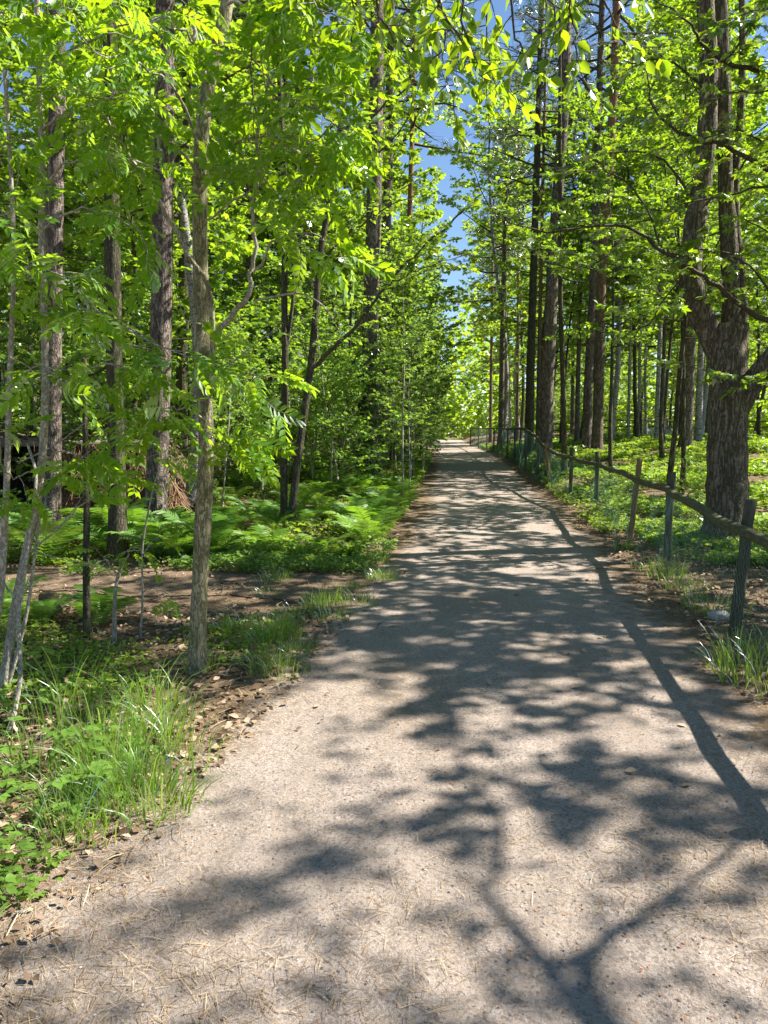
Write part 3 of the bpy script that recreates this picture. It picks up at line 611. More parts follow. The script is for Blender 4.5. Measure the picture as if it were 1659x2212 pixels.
# two little rowan saplings in front of the trail
st = [(D([(248, 1400), (247, 1330), (250, 1270), (262, 1225), (270, 1210)], 5.6), .016, .010)]
lm = [(D([(270, 1210), (290, 1180), (310, 1200)], 5.6, 5.4), .006, .002), (D([(250, 1255), (230, 1210), (200, 1220)], 5.6, 5.4), .005, .002)]
limb_tree('rowan_sapling', 'knee-high crooked rowan sapling between the dead black stem and the pale rowan', 'sapling', P(248, 1400, 5.6)[:2], st, lm, 'leaf_rowan', PIN, .14, 'bark_sapling', 'bark_sapling', 4.5, .16, .05, .5, .2, seed=5, t0=.4)
st = [(D([(300, 1420), (308, 1290), (308, 1180), (330, 1060), (345, 1010)], 5.7), .009, .005)]
lm = [(D([(308, 1290), (330, 1270), (370, 1290)], 5.7, 5.5), .004, .002), (D([(308, 1200), (340, 1150), (390, 1130)], 5.7, 5.5), .004, .002), (D([(340, 1030), (380, 1010), (410, 1030)], 5.7), .003, .002)]
limb_tree('rowan_sapling', 'whip-thin taller rowan sapling just left of the pale rowan trunk', 'sapling', P(300, 1420, 5.7)[:2], st, lm, 'leaf_rowan', PIN, .14, 'bark_sapling', 'bark_sapling', 4.5, .16, .05, .5, .2, seed=15, t0=.4)
# twin-stemmed tree on the left of the path
Y = 11.6
st = [(D([(614, 1150), (613, 1020), (614, 876), (616, 767), (614, 621), (616, 500), (612, 350), (605, 200), (600, 40)], Y), .058, .035), (D([(626, 1155), (640, 1020), (652, 930), (672, 785), (683, 658), (692, 548), (715, 420), (735, 280), (760, 120), (775, -40)], Y), .062, .035),
      (D([(617, 765), (628, 690), (634, 620), (632, 520), (640, 380), (650, 240)], Y), .03, .018)]
lm = [(D([(674, 795), (720, 752), (767, 705), (810, 650), (876, 570), (960, 490), (1040, 420)], Y, 11), .035, .008), (D([(690, 560), (760, 500), (830, 450), (900, 420)], Y, 10.5), .02, .005), (D([(715, 420), (780, 360), (850, 300), (900, 230)], Y, 10.5), .022, .006),
      (D([(735, 280), (800, 250), (880, 190), (960, 170)], Y, 10), .02, .005), (D([(640, 380), (690, 300), (760, 240), (840, 160)], Y, 10.5), .02, .005), (D([(612, 350), (560, 260), (540, 150), (550, 50)], Y, 11), .02, .006),
      (D([(760, 120), (820, 60), (900, 20), (980, 40)], Y, 10), .018, .005), (D([(650, 240), (690, 150), (720, 50), (760, -50)], Y, 10.5), .02, .006), (D([(605, 200), (540, 120), (470, 90)], Y, 11), .016, .005),
      (D([(672, 785), (640, 720), (590, 690)], Y, 11), .012, .004), (D([(683, 658), (740, 640), (790, 660)], Y, 11), .01, .004), (D([(600, 80), (650, -20), (720, -90)], Y, 10.5), .02, .005), (D([(846, 606), (900, 585), (940, 570), (1010, 550)], 11.27, 10.5), .012, .004)]
limb_tree('twin_stem_tree', 'slender dark tree with two stems from one foot, among ferns left of the path', 'tree', P(620, 1152, Y)[:2], st, lm, 'leaf_under', [HEXW], .085, 'bark_dark', 'twig', 3.8, .75, .026, .45, .15, seed=6, t0=.25)
# big forked oak behind the fence
Y = 10.4
st = [(D([(1572, 1175), (1571, 1080), (1571, 1000), (1572, 900), (1573, 830), (1574, 760), (1576, 700)], Y), .265, .24),
      (D([(1568, 830), (1556, 770), (1532, 715), (1507, 668), (1494, 610), (1493, 550), (1506, 450), (1521, 360), (1529, 250), (1530, 120), (1522, 0), (1510, -150), (1490, -400)], Y), .178, .09),
      (D([(1578, 800), (1580, 700), (1580, 620), (1575, 520), (1569, 420), (1565, 300), (1562, 150), (1558, 0), (1550, -200), (1560, -450)], Y + .05, Y + .3), .135, .065),
      (D([(1590, 790), (1602, 690), (1598, 580), (1588, 470), (1590, 360), (1600, 240), (1604, 80), (1600, -150)], Y + .02, Y + .3), .075, .035),
      (D([(1585, 900), (1612, 850), (1645, 800), (1690, 740), (1750, 620), (1790, 420), (1795, 150), (1780, -150)], Y, Y - .5), .16, .08)]
lm = [(D([(1735, 660), (1659, 694), (1565, 629), (1521, 600), (1437, 546), (1365, 495), (1290, 488), (1183, 502), (1080, 470)], Y - .3, 9.4), .04, .006), (D([(1790, 430), (1659, 364), (1565, 316), (1485, 295), (1412, 233), (1397, 153)], Y - .4, 9.2), .035, .006),
      (D([(1795, 220), (1637, 156), (1572, 135), (1510, 91), (1485, 47), (1400, -10)], Y - .4, 9), .035, .006), (D([(1790, 380), (1652, 404), (1560, 425), (1492, 437), (1383, 466)], Y - .4, 9.2), .02, .004), (D([(1700, 850), (1640, 828), (1565, 814), (1474, 789)], Y - .5, 9.4), .012, .003),
      (D([(1700, 730), (1659, 620), (1600, 560), (1500, 540), (1420, 590)], Y - .3, 9.0), .018, .004), (D([(1437, 546), (1380, 420), (1300, 370), (1220, 380)], 10, 9.6), .016, .004), (D([(1365, 495), (1300, 560), (1240, 580), (1170, 560)], 10, 9.5), .014, .004),
      (D([(1503, 450), (1450, 360), (1390, 330), (1310, 330)], Y, 10), .02, .005), (D([(1529, 200), (1470, 150), (1400, 130), (1330, 170)], Y, 10), .02, .005), (D([(1795, 120), (1720, 40), (1640, 20), (1560, 60)], Y - .4, 9), .02, .005),
      (D([(1790, 300), (1690, 330), (1600, 280), (1500, 300), (1440, 260)], Y - .4, 9.3), .016, .004), (D([(1760, 560), (1680, 520), (1600, 470), (1530, 480)], Y - .4, 9.4), .014, .004), (D([(1790, 150), (1690, 190), (1600, 200), (1500, 190)], Y - .4, 9.3), .014, .004),
      (D([(1566, 420), (1620, 330), (1680, 280)], Y + .3, 10), .02, .006), (D([(1563, 150), (1620, 60), (1700, 0)], Y + .3, 10), .02, .006), (D([(1494, 560), (1440, 640), (1400, 700), (1330, 720)], Y, 10.2), .014, .004),
      (D([(1522, 0), (1440, -60), (1350, -70), (1250, -20)], Y, 9.6), .025, .006), (D([(1550, -200), (1650, -300), (1780, -330)], Y + .3, 9), .03, .008), (D([(1500, -280), (1380, -350), (1240, -330)], Y, 9), .03, .008), (D([(1780, -100), (1700, -200), (1580, -200)], Y - .5, 8.4), .03, .008), (D([(1780, -100), (1900, -250), (2050, -300)], Y - .5, 9), .03, .008), (D([(1795, 200), (1900, 100), (2000, 50)], Y - .5, 9), .03, .008)]
limb_tree('oak_tree', 'big oak with thick forked trunk and furrowed bark behind the fence on the right', 'oak tree', P(1572, 1165, Y)[:2], st, lm, 'leaf_oak', [LOB], .10, 'bark_oak', 'twig', 3.4, .7, .034, .45, .15, seed=7, t0=.2)
# bird cherry whose boughs hang over the path from the upper left
st = [(np.array([(-2.2, .9, 0), (-2.1, 1.0, 1.5), (-1.9, 1.3, 2.8), (-1.3, 2.0, 4.3), (-.3, 3.0, 5.0), (1.0, 3.8, 5.2), (2.0, 4.2, 5.0)]), .07, .015)]
lm = [(D([(740, -300), (790, -60), (850, 90), (885, 150)], 3.7, 4.1), .010, .002), (D([(880, -330), (930, -60), (960, 40), (990, 95)], 3.8, 4.2), .010, .002), (D([(1030, -330), (1100, 0), (1130, 110), (1170, 170)], 3.9, 4.2), .010, .002),
      (D([(1180, -330), (1225, -20), (1240, 70), (1262, 175)], 3.9, 4.1), .010, .002), (D([(1270, -300), (1300, -20), (1335, 60), (1380, 95)], 4.0, 4.1), .010, .002), (D([(960, -310), (1000, 60), (1030, 130), (1050, 190)], 3.9, 4.4), .008, .002),
      (D([(660, -200), (720, -60), (760, 20), (800, 60)], 3.6, 4.0), .009, .002), (D([(1100, -320), (1160, -60), (1190, 30), (1200, 90)], 4.0, 4.0), .008, .002), (D([(850, -300), (930, -40), (1000, 90), (1080, 160), (1120, 230)], 4.2, 4.6), .009, .002), (D([(900, -280), (960, 20), (960, 130), (980, 230)], 4.4, 4.8), .008, .002),
      (D([(1120, -300), (1060, -20), (1050, 90), (1075, 190)], 4.3, 4.6), .008, .002), (D([(780, -280), (850, -20), (920, 60), (960, 170)], 4.4, 4.8), .008, .002)]
mp_ = smooth_poly(st[0][0], 8)
lm = [(np.vstack([mp_[np.argmin(np.linalg.norm(mp_ - p[0], axis=1))][None], p]), a, b) for p, a, b in lm]
limb_tree('bird_cherry', 'bird cherry boughs with glossy oval leaves hanging over the path at the top', 'tree', (-2.2, .9), st, lm, 'leaf_cherry', [leaf_hex(.25, .07, .15), leaf_hex(.28, .05, .22)], .085, 'bark_dark', 'twig', 6.5, .30, .030, .6, .45, seed=8, t0=.3)

# ------------------------------------------------------------------ shade trees right of the frame: the nearest boughs that dapple the path
st = [(np.array([(6.4, 1.6, 0), (6.3, 1.6, 2.0), (6.1, 1.7, 4.0), (5.6, 1.9, 5.6), (5.4, 2.2, 7.5)]), .16, .07)]
def cast(pts, h):                                        # limb points whose shadow lies on the listed ground points
    return np.array([(x + SUN.x / SUN.z * q, y + SUN.y / SUN.z * q, q) for (x, y), q in zip(pts, h)])
lm = [(np.vstack([[(6.1, 1.7, 4.0)], cast([(1.2, .9), (.75, 1.5), (.57, 1.95), (.58, 2.08), (.62, 2.19), (.77, 2.32), (1.0, 2.5), (1.2, 2.66), (1.4, 2.86), (1.42, 3.0)], [4.6, 4.6, 4.5, 4.4, 4.4, 4.3, 4.2, 4.1, 4.0, 4.0])]), .036, .008),
      (np.vstack([[(6.1, 1.7, 4.1)], cast([(1.0, 1.2), (.60, 1.75), (.49, 2.05), (.43, 2.24), (.33, 2.5), (.39, 2.6), (.46, 3.06), (.36, 3.3)], [4.7, 4.7, 4.7, 4.7, 4.7, 4.7, 4.6, 4.6])]), .038, .011),
      (cast([(.46, 3.06), (.6, 3.12), (.8, 3.25), (1.0, 3.4)], [4.6, 4.6, 4.5, 4.5]), .012, .004)]
bare = lm; lm = []
rs = np.random.default_rng(21)
for i in range(36):
    g = (rs.uniform(-1.8, .3) if i < 24 else rs.uniform(.3, 2.1), 1.9 + 2.7 * rs.random()); h = rs.uniform(5.2, 8.8); e = cast([g], [h])[0]; a = np.array([5.6, 1.9, rs.uniform(4.5, 7)])
    lm.append((np.array([a, a * .6 + e * .4 + [0, .2, .25], a * .25 + e * .75 + [0, .1, .2], e]), .008, .002))
limb_tree('shade_tree', 'tree beyond the right edge whose forked limb shadows the near path', 'tree', (6.4, 1.6), st, lm, 'leaf_under', [HEXW], .085, 'bark_dark', 'twig', 1.35, .34, .06, .5, .15, seed=9, t0=.38, bare=bare)

# ------------------------------------------------------------------ understorey, thicket and far wood
rgp = np.random.default_rng(77)
def under(x, y, label, group, k, sc=1.0, name='understorey_tree', cat='tree', rz=None):
    return place(UNDER[k], name, x, y, label, cat, group, rgp.uniform(0, 6.28) if rz is None else rz, sc)
for k, (x, y, v, s) in enumerate([(6.6, 6.9, 3, 1.15), (7.8, 6.5, 3, 1.15), (11.8, 4.4, 1, 1.1), (8.7, 12.3, 3, .95), (6.8, 8.6, 1, 1.1), (9.6, 8.0, 3, 1.1), (12.5, 6.0, 3, 1.2), (10.8, 1.6, 0, 1.0), (11.5, 11, 3, 1.1), (10, .3, 1, 1.1)]):
    under(x, y, 'leafy tree beyond the right edge that shades the path', 'shade trees beyond the right edge', v, s)
LU = [(-6.4, 7.2, 1, 1.1), (-4.6, 13.5, 1, 1.1), (-3.8, 15.2, 0, 1.0), (-7.5, 11.5, 3, 1.1), (-8.5, 16, 1, 1.2), (-5.8, 18, 0, 1.1), (-2.8, 20, 3, 1.0), (-.6, 23, 1, 1.0), (-11, 20, 3, 1.2), (-8, 24, 1, 1.2), (-4, 26, 3, 1.1), (-12, 14, 0, 1.2), (-14, 28, 3, 1.3), (-9, 32, 1, 1.3), (-3, 34, 0, 1.2), (.3, 30, 1, 1.1), (1.2, 40, 0, 1.1), (-1.6, 46, 3, 1.3), (-7, 44, 3, 1.3), (-4.6, 15.6, 1, .95), (-1.2, 20.5, 3, 1.0), (-3.8, 17, 1, 1.2), (.2, 26, 0, 1.1), (-5, 22, 3, 1.3), (-10, 26, 3, 1.3), (-1.5, 30, 3, 1.3), (1.6, 35, 1, 1.0)]
for x, y, v, s in LU: under(x, y, 'green leafy young tree in the wood left of the path', 'young trees in the left wood', v, s)
RU = [(5.0, 13.4, 3, 1.05), (5.5, 18.5, 3, 1.0), (6.2, 16, 3, 1.0), (8.2, 14.5, 1, 1.0), (7.6, 21, 3, 1.15), (11, 18, 3, 1.15), (9.4, 26, 3, 1.2), (13.5, 24, 3, 1.2), (11, 33, 3, 1.3), (16, 31, 3, 1.3), (8.5, 40, 1, 1.3), (14, 40, 3, 1.4), (19, 38, 3, 1.4), (9.8, 30, 3, 1.4), (17, 35, 3, 1.5), (7.8, 34, 3, 1.3), (12, 37, 3, 1.5)]
for x, y, v, s in RU: under(x, y, 'high-crowned young tree on the lawn side of the fence', 'young trees behind the fence', v, s)
n = 0
for i in range(400):
    y = rgp.uniform(12.5, 52); x = pl(y) - .5 - 9.5 * rgp.random() ** 1.5
    if n >= 100: break
    if (abs(x / y + .115) < .03 and y < 16) or (abs(x / y + .017) < .034 and y < 18.6): continue
    k = int(rgp.choice([0, 1, 2, 3], p=[.3, .3, .2, .2])); n += 1
    place(BUSH[k], 'thicket_sapling', x, y, 'thin leafy sapling in the dense thicket left of the path', 'sapling', 'saplings in the left thicket', rgp.uniform(0, 6.28), rgp.uniform(.8, 1.25))
# the wood's far edge: one mass no one could count
def far_mass():
    rg = np.random.default_rng(31); n = 170000; ang = rg.uniform(-1.0, 1.0, n); d = rg.uniform(92, 135, n); top = 13 + 4 * np.sin(ang * 23) + 3 * np.sin(ang * 57 + 1) + 2 * np.sin(ang * 131)
    z = top * rg.random(n) ** 1.25; x = d * np.sin(ang); y = d * np.cos(ang); c = np.sin(x * .55 + z * .6) + np.sin(y * .5 - z * .7 + 2) + np.sin(x * 1.3 - z * 1.1); k = c + rg.normal(size=n) * .7 > -.4
    x, y, z = x[k], y[k], z[k]; n = len(x); a = rg.uniform(0, 6.28, n); mb = MB()
    put(mb, HEXW, np.stack([x, y, z + gz(x, y)], 1), np.stack([np.cos(a), np.sin(a), rg.normal(size=n) * .4], 1), rg.normal(size=(n, 3)) + np.array([0, 0, .8]), rg.uniform(.5, .95, n))
    tag(mb.build('distant_wood', M['leaf_far']), 'distant sunlit green wood closing the view behind all the trees', 'wood', kind='stuff')
far_mass()
n = 0
for i in range(600):
    if n >= 58: break
    side = rgp.random() < .5; y = rgp.uniform(46, 105)
    x = (pl(min(y, 120)) - 2.5 - rgp.random() * 46) if side else (pr(min(y, 120)) + 3 + rgp.random() * 46)
    if abs(x) > y * .62 + 3: continue
    n += 1
    place(TALL[n % 3], 'tall_tree', x, y, 'tall broadleaved tree in the far wood', 'tree', 'trees of the far wood', rgp.uniform(0, 6.28), rgp.uniform(.8, 1.2))
for k, (x, y, s) in enumerate([(1.3, 54, 1.1), (1.6, 66, 1.25), (9.4, 60, 1.1), (10.6, 70, 1.3), (12.4, 76, 1.2), (3.9, 82, 1.3), (10.6, 60, 1.1)]):
    place(TALL[k % 3], 'tall_tree', x, y, 'tall tree flanking the far stretch of the path', 'tree', 'tall trees flanking the far path', k * 2.3, s)
for k, (x, y, v, s) in enumerate([(7.0, 35, 0, .95), (7.2, 47, 1, 1.2), (9.6, 55, 1, 1.2)]):
    place(TALL[v], 'tall_tree', x, y, 'tall leafy tree among the pines just behind the far fence', 'tree', 'tall trees among the pines behind the fence', k * 1.9, s)
n = 0
for i in range(600):
    if n >= 64: break
    side = rgp.random() < .45; y = rgp.uniform(40, 95)
    x = (pl(y) - 1.5 - rgp.random() * 36) if side else (pr(y) + 2 + rgp.random() * 42)
    if abs(x) > y * .6 + 2: continue
    n += 1; k = int(rgp.integers(0, 4))
    place(BUSH[k], 'far_bush', x, y, 'low sunlit bush at the foot of the far wood', 'bush', 'bushes under the far wood', rgp.uniform(0, 6.28), rgp.uniform(1.2, 1.9))
for k, (x, y) in enumerate([(6.2, 108), (9.5, 112), (3, 112), (8, 122), (12.5, 116)]):
    place(TALL[k % 3], 'tall_tree', x, y, 'tree closing the view where the path ends', 'tree', 'trees where the path ends', k * 1.1, .75)
    place(BUSH[k % 4], 'far_bush', x + 1.2, y - 4, 'bush closing the view where the path ends', 'bush', 'bushes where the path ends', k * 1.7, 1.6)
for k, (x, y, v, sc_) in enumerate([(-2.4, 20.6, 1, .95), (-2.0, 22.5, 1, .9), (-.9, 33, 1, 1.0), (-3.2, 12.6, 1, .75)]):
    place(TALL[v], 'tall_tree', x, y, 'tall pale-barked tree leaning its crown over the left side of the path', 'tree', 'tall trees overhanging the left path edge', k * 2.6, sc_)
for k, (x, y, sc_) in enumerate([(5.95, 15.2, .34), (6.5, 15.5, .30), (6.2, 15.0, .26)]):
    place(BUSH[2], 'low_bush', x, y, 'low dark bush on the lawn left of the big oak', 'bush', 'low bushes on the lawn', k * 2., sc_)
for k in range(46):
    y = 11.8 + 12 * rgp.random(); x = pl(y) - 1.0 - 6.5 * rgp.random()
    if (abs(x / y + .115) < .03 and y < 16) or (abs(x / y + .017) < .034 and y < 18.6): continue
    place(BUSH[int(rgp.choice([0, 2]))], 'thicket_sapling', x, y, 'thin leafy sapling in the dense thicket left of the path', 'sapling', 'saplings in the left thicket', rgp.uniform(0, 6.28), rgp.uniform(.7, 1.35))
# left mid trees and far trunks
for k, (x, y) in enumerate([(-6.5, 19), (-10.5, 17), (-13, 24), (-5.5, 30), (-9.5, 38), (-3.4, 28), (-15, 33), (-7, 26), (-12, 44), (-18, 40), (-4.4, 23), (-8.6, 14.5), (-11.5, 30), (-6.8, 36), (-1.4, 38), (-4.5, 44), (.2, 48), (-9, 50), (-14, 48), (-16, 27), (-20, 47)]):
    place(TALL[k % 3], 'tall_tree', x, y, 'tall leafy tree standing deep in the left wood', 'tree', 'tall trees in the left wood', k * 2.1, rgp.uniform(.85, 1.1))
for k, (x, y) in enumerate([(13.5, 33), (20, 34), (15, 36.5), (22, 42), (9.5, 46), (12, 43), (17, 45), (9.2, 36), (13.5, 35), (18.5, 33), (24, 50), (20.5, 40), (8.8, 30), (26, 38), (23, 30), (30, 45)]):
    place(TALL[(k + 1) % 3], 'tall_tree', x, y, 'tall leafy tree at the back of the sunny lawn', 'tree', 'tall trees behind the lawn', k * 2.1, rgp.uniform(.8, 1.0))
for k, (x, y) in enumerate([(7.5, 48), (9, 52), (11.5, 47), (18.5, 44), (21, 48)]):
    u = U0 + F * x / y
    trunk_from([(u, 945), (u + 2, 700), (u + 3, 400)], y, .25, 'bark_scots' if k % 2 else 'bark_pine', 'pine_tree', 'distant thin pine trunk behind the lawn and fence', 'pine tree', 'distant pines behind the fence', H=19, crown=k % 3, sides=8, seed=90 + k)

# ------------------------------------------------------------------ rail fence with wire netting
FP = [(2.05, .2, .80, 1.0, 'post'), (2.32, 3.1, .82, 1.02, 'post'), (2.76, 5.95, .84, 1.05, 'post'), (3.36, 9.06, .90, 1.075, 'post'), (3.52, 10.94, .93, 1.16, 'post_new'), (4.07, 14.7, .90, 1.13, 'post'), (4.04, 16.6, .955, 1.16, 'post'),
      (4.18, 19.3, 1.04, 1.18, 'post_new'), (4.30, 21.5, 1.32, 1.46, 'post'), (4.69, 25.5, 1.51, 1.54, 'post'), (5.02, 28.4, 1.53, 1.52, 'post'), (5.42, 32, 1.50, 1.50, 'post'), (5.75, 36, 1.47, 1.50, 'post'), (6.08, 40, 1.49, 1.5, 'post'), (6.4, 45, 1.46, 1.5, 'post'), (6.66, 50, 1.46, 1.5, 'post'), (6.85, 56, 1.45, 1.46, 'post'), (6.95, 62, 1.44, 1.46, 'post')]
lean = [(0, 0)] * 18; lean[2] = (.10, .02); lean[4] = (.10, -.02); lean[7] = (-.12, .0); lean[3] = (.04, 0)
fence = thing('rail_fence', (FP[2][0], FP[2][1], 0), 'weathered wooden rail fence with posts and green wire netting along the path', 'fence'); FO = np.array([FP[2][0], FP[2][1], 0.])
rg = np.random.default_rng(5)
for (x, y, rz_, tz, kind), (lx, ly) in zip(FP, lean):
    g = float(gz(x, y)); mb = MB(); n = 7; q = np.linspace(0, 1, n)
    p = np.stack([x + lx * q, y + ly * q, g - .25 + (tz - g + .25) * q], 1); p[:, :2] += rg.normal(size=(n, 2)) * .004
    p = np.vstack([p, p[-1] + [0, 0, .006]]); r = np.full(n + 1, .045 if kind == 'post' else .041); r[-1] = .032
    tube(mb, p - FO, r, 10, .015, cap=True, rg=rg); o = mb.build('post', M[kind], fence)
    if kind == 'post_new': tag(o, 'fresh brown leaning post' if lx < 0 else 'taller fresh brown post')
RAILP = []
for i in range(len(FP) - 1):
    a, b = FP[i], FP[i + 1]; mb = MB(); n = 9; q = np.linspace(0, 1, n)
    p = np.stack([a[0] + (b[0] - a[0]) * q - .055, a[1] + (b[1] - a[1]) * q, a[2] + (b[2] - a[2]) * q], 1)
    bow = np.sin(np.pi * q) * rg.normal() * .014; p[:, 2] += bow; p[:, 0] += np.sin(np.pi * q) * rg.normal() * .02; p[1:-1] += rg.normal(size=(n - 2, 3)) * .006
    tube(mb, p - FO, np.linspace(.047, .043, n), 5, .04, cap=True, rg=rg); mb.build('rail', M['rail'], fence); RAILP.append(p)
def netting(i0, i1, pitch, zp, r):
    mb = MB(); T3 = np.array([0, 2.094, 4.189])
    for i in range(i0, i1):
        p = RAILP[i]; L = np.linalg.norm(p[-1] - p[0]); ns = max(2, int(L / pitch)); tan = nrm((p[-1] - p[0]) * [1, 1, 0]); out = np.array([-tan[1], tan[0], 0])
        for s in range(ns):
            q = (s + .5) / ns; top = np.array([np.interp(q, np.linspace(0, 1, len(p)), p[:, k]) for k in range(3)]); g = float(gz(top[0], top[1])) + .01
            nz_ = max(3, int((top[2] - g) / zp)); zz = np.linspace(g, top[2] - .03, nz_ + 1)
            sag = .05 * np.sin(zz * 6 + i * 1.7 + q * 9) * np.sin((zz - g) / (top[2] - g) * np.pi)
            zig = np.where((np.arange(nz_ + 1) + s) % 2 == 0, 1, -1) * pitch * .36 * (1 + .3 * np.sin(q * 23 + zz * 5))
            c = np.stack([top[0] + 0 * zz, top[1] + 0 * zz, zz], 1) + tan * zig[:, None] + out * (sag + .10 * (1 - (zz - g) / (top[2] - g)) ** 2 * (.6 + .5 * np.sin(i * 2.1 + q * 5)))[:, None]
            ring = c[:, None] + r * (np.cos(T3)[None, :, None] * tan + np.sin(T3)[None, :, None] * out)
            ii = np.arange(nz_)[:, None] * 3; j = np.arange(3)[None]; j2 = (j + 1) % 3
            mb.add(ring.reshape(-1, 3) - FO, np.stack([ii + j, ii + j2, ii + 3 + j2, ii + 3 + j], -1).reshape(-1, 4))
    return mb.build('wire_netting', M['net'], fence)
netting(0, 4, .045, .036, .0013); netting(4, 8, .05, .04, .0014); netting(8, 12, .075, .06, .0017); netting(12, 17, .12, .10, .0021)
# far rail fence across the lawn
f2 = thing('far_rail_fence', (14, 44, float(gz(14, 44))), 'distant two-rail wooden fence at the back of the sunny lawn', 'fence'); o2 = np.array([14, 44, float(gz(14, 44))])
for i in range(9):
    x = 9.5 + i * 2.2; mb = MB(); tube(mb, np.array([(x, 44, gz(x, 44) - .1), (x, 44, gz(x, 44) + .5), (x, 44, gz(x, 44) + 1.0)]) - o2, .05, 6, cap=True); mb.build('post', M['post'], f2)
for h in (.55, .9):
    mb = MB(); xx = np.linspace(9.3, 27.3, 10); tube(mb, np.stack([xx, 0 * xx + 43.93, gz(xx, 0 * xx + 44) + h + rg.normal(size=10) * .02], 1) - o2, .045, 6, cap=True); mb.build('rail', M['rail'], f2)

# ------------------------------------------------------------------ earth-roofed shelter in the left wood
sx0, sx1, sy0, sy1, sh = -8.6, -3.95, 12.0, 15.0, 1.30
sb = np.array([-6.3, 12, float(gz(-6.3, 12))]); sh_root = thing('earth_shelter', sb, 'low dark shelter with a plank edge and earth roof in the left wood', 'shelter')
def box(mb, x0, x1, y0, y1, z0, z1):
    V = np.array([(x, y, z) for z in (z0, z1) for y in (y0, y1) for x in (x0, x1)], float)
    mb.add(V - sb, [(0, 2, 3, 1), (4, 5, 7, 6), (0, 1, 5, 4), (2, 6, 7, 3), (0, 4, 6, 2), (1, 3, 7, 5)])
mb = MB(); box(mb, sx0, sx1, sy1 - .1, sy1, -.1, sh); box(mb, sx0, sx0 + .1, sy0 + .02, sy1 - .1, -.1, sh); box(mb, sx1 - 1.5, sx1 - 1.38, sy0 + .05, sy1 - .1, -.1, sh); mb.build('wall', M['tar'], sh_root)
for px_ in (-7.6, -6.1, -5.05):
    mb = MB(); tube(mb, np.array([(px_, sy0 + .06, -.1), (px_ + .01, sy0 + .06, .6), (px_, sy0 + .06, sh - .002)]) - sb, .055, 8, .03, rg=rng); mb.build('post', M['plank'], sh_root)
for i in range(4):
    mb = MB(); x0 = sx0 - .15 + i * .98; box(mb, x0, x0 + .965, sy0 - .12, sy0 - .08, sh + .0 + rg.normal() * .008, sh + .14 + rg.normal() * .008); mb.build('edge_plank', M['plank'], sh_root)
mb = MB(); box(mb, sx0 - .2, sx1 + .1, sy0 - .075, sy1 + .2, sh + .003, sh + .10); mb.build('roof', M['plank'], sh_root)
mb = MB(); xs = np.linspace(sx0 - .3, sx1 + 1.3, 40); ys = np.linspace(sy0 - .06, sy1 + 1.2, 22)
def mound(X, Y):
    t = np.minimum(sst(sx1 + 1.2, sx1 - .2, X), 1); return (sh + .105) * t + (1 - t) * .0 + .16 * np.sin(2.1 * X) * np.sin(1.8 * Y) * t + .12 * t * sst(sy0, sy0 + 1, Y)
V, Q = sheet(xs, ys, mound); V[:, 2] += rng.normal(size=len(V)) * .02; mb.add(V - sb, Q); mb.build('earth_roof', M['earth'], sh_root, True)
mb = MB(); rr = np.random.default_rng(12)
for i in range(520):                                    # dry roots and brush hanging over the bank
    x = rr.uniform(sx1 - 1.0, sx1 + .8); z = sh * rr.uniform(.45, 1.05) * (1 if x < sx1 else max(.25, 1 - (x - sx1) * .5)); L = wander((x, sy0 - .16 - .12 * rr.random(), z), (rr.normal() * .35, -.25, -1), rr.uniform(.3, .95), 6, .22, -.05, rr)
    tube(mb, L - sb, np.linspace(.006, .002, 6), 3)
mb.build('roots', M['roots'], sh_root)
mb = MB(); V, Q = sheet(np.linspace(sx1 - 1.05, sx1 + 1.3, 26), np.linspace(0, 1, 12), lambda X, Y: Y); t = V[:, 1].copy(); hh = sh * (1 - .75 * sst(sx1 - .1, sx1 + 1.2, V[:, 0]))
V[:, 2] = t * hh; V[:, 1] = sy0 - .42 + .42 * t + rng.normal(size=len(V)) * .08; V[:, 2] += rng.normal(size=len(V)) * .03; mb.add(V - sb, Q); mb.build('earth_bank', M['earth'], sh_root, True)
mb = MB()
for i in range(70):
    L = wander((rr.uniform(sx1 - 1.8, sx1 + 1.2), sy0 - .35 * rr.random(), sh + .15), (rr.normal(), rr.normal() * .5, .05), rr.uniform(.3, .9), 5, .2, -.02, rr); tube(mb, L - sb, np.linspace(.008, .003, 5), 3)
mb.build('brushwood', M['twig'], sh_root)

# ------------------------------------------------------------------ stump, stone, far stones
x, y = P(108, 1350, 6.4)[:2]; z0 = float(gz(x, y)); mb = MB(); a = np.linspace(0, 6.283, 14, endpoint=False); r = np.random.default_rng(2)
tube(mb, [(0, 0, -.1), (0, 0, .02), (0, 0, .1), (0.01, 0, .17), (0.012, 0, .185)], [.13, .11, .085, .08, .06], 14, .05, cap=True, rg=r)
o = mb.build('tree_stump', M['cutwood']); o.location = (x, y, z0); tag(o, 'small weathered tree stump by the trail at the left', 'stump')
def rock(x, y, s, name, label, seed, group=None):
    r = np.random.default_rng(seed); mb = MB(); nu, nv = 12, 7; V = []
    for i in range(nv):
        for j in range(nu):
            th = math.pi * (i + .02) / (nv - .96); ph = 2 * math.pi * j / nu; k = s * (1 + .13 * r.normal()); V.append((k * math.sin(th) * math.cos(ph) * 1.25, k * math.sin(th) * math.sin(ph), k * math.cos(th) * .75 + s * .3))
    i = np.arange(nv - 1)[:, None] * nu; j = np.arange(nu)[None]; mb.add(np.array(V), np.stack([i + j, i + (j + 1) % nu, i + nu + (j + 1) % nu, i + nu + j], -1).reshape(-1, 4))
    o = mb.build(name, M['rock'], None, True); o.location = (x, y, float(gz(x, y))); tag(o, label, 'stone', group)
rock(2.80, 6.3, .075, 'stone', 'pale grey stone in the grass behind the nearest fence post', 1)
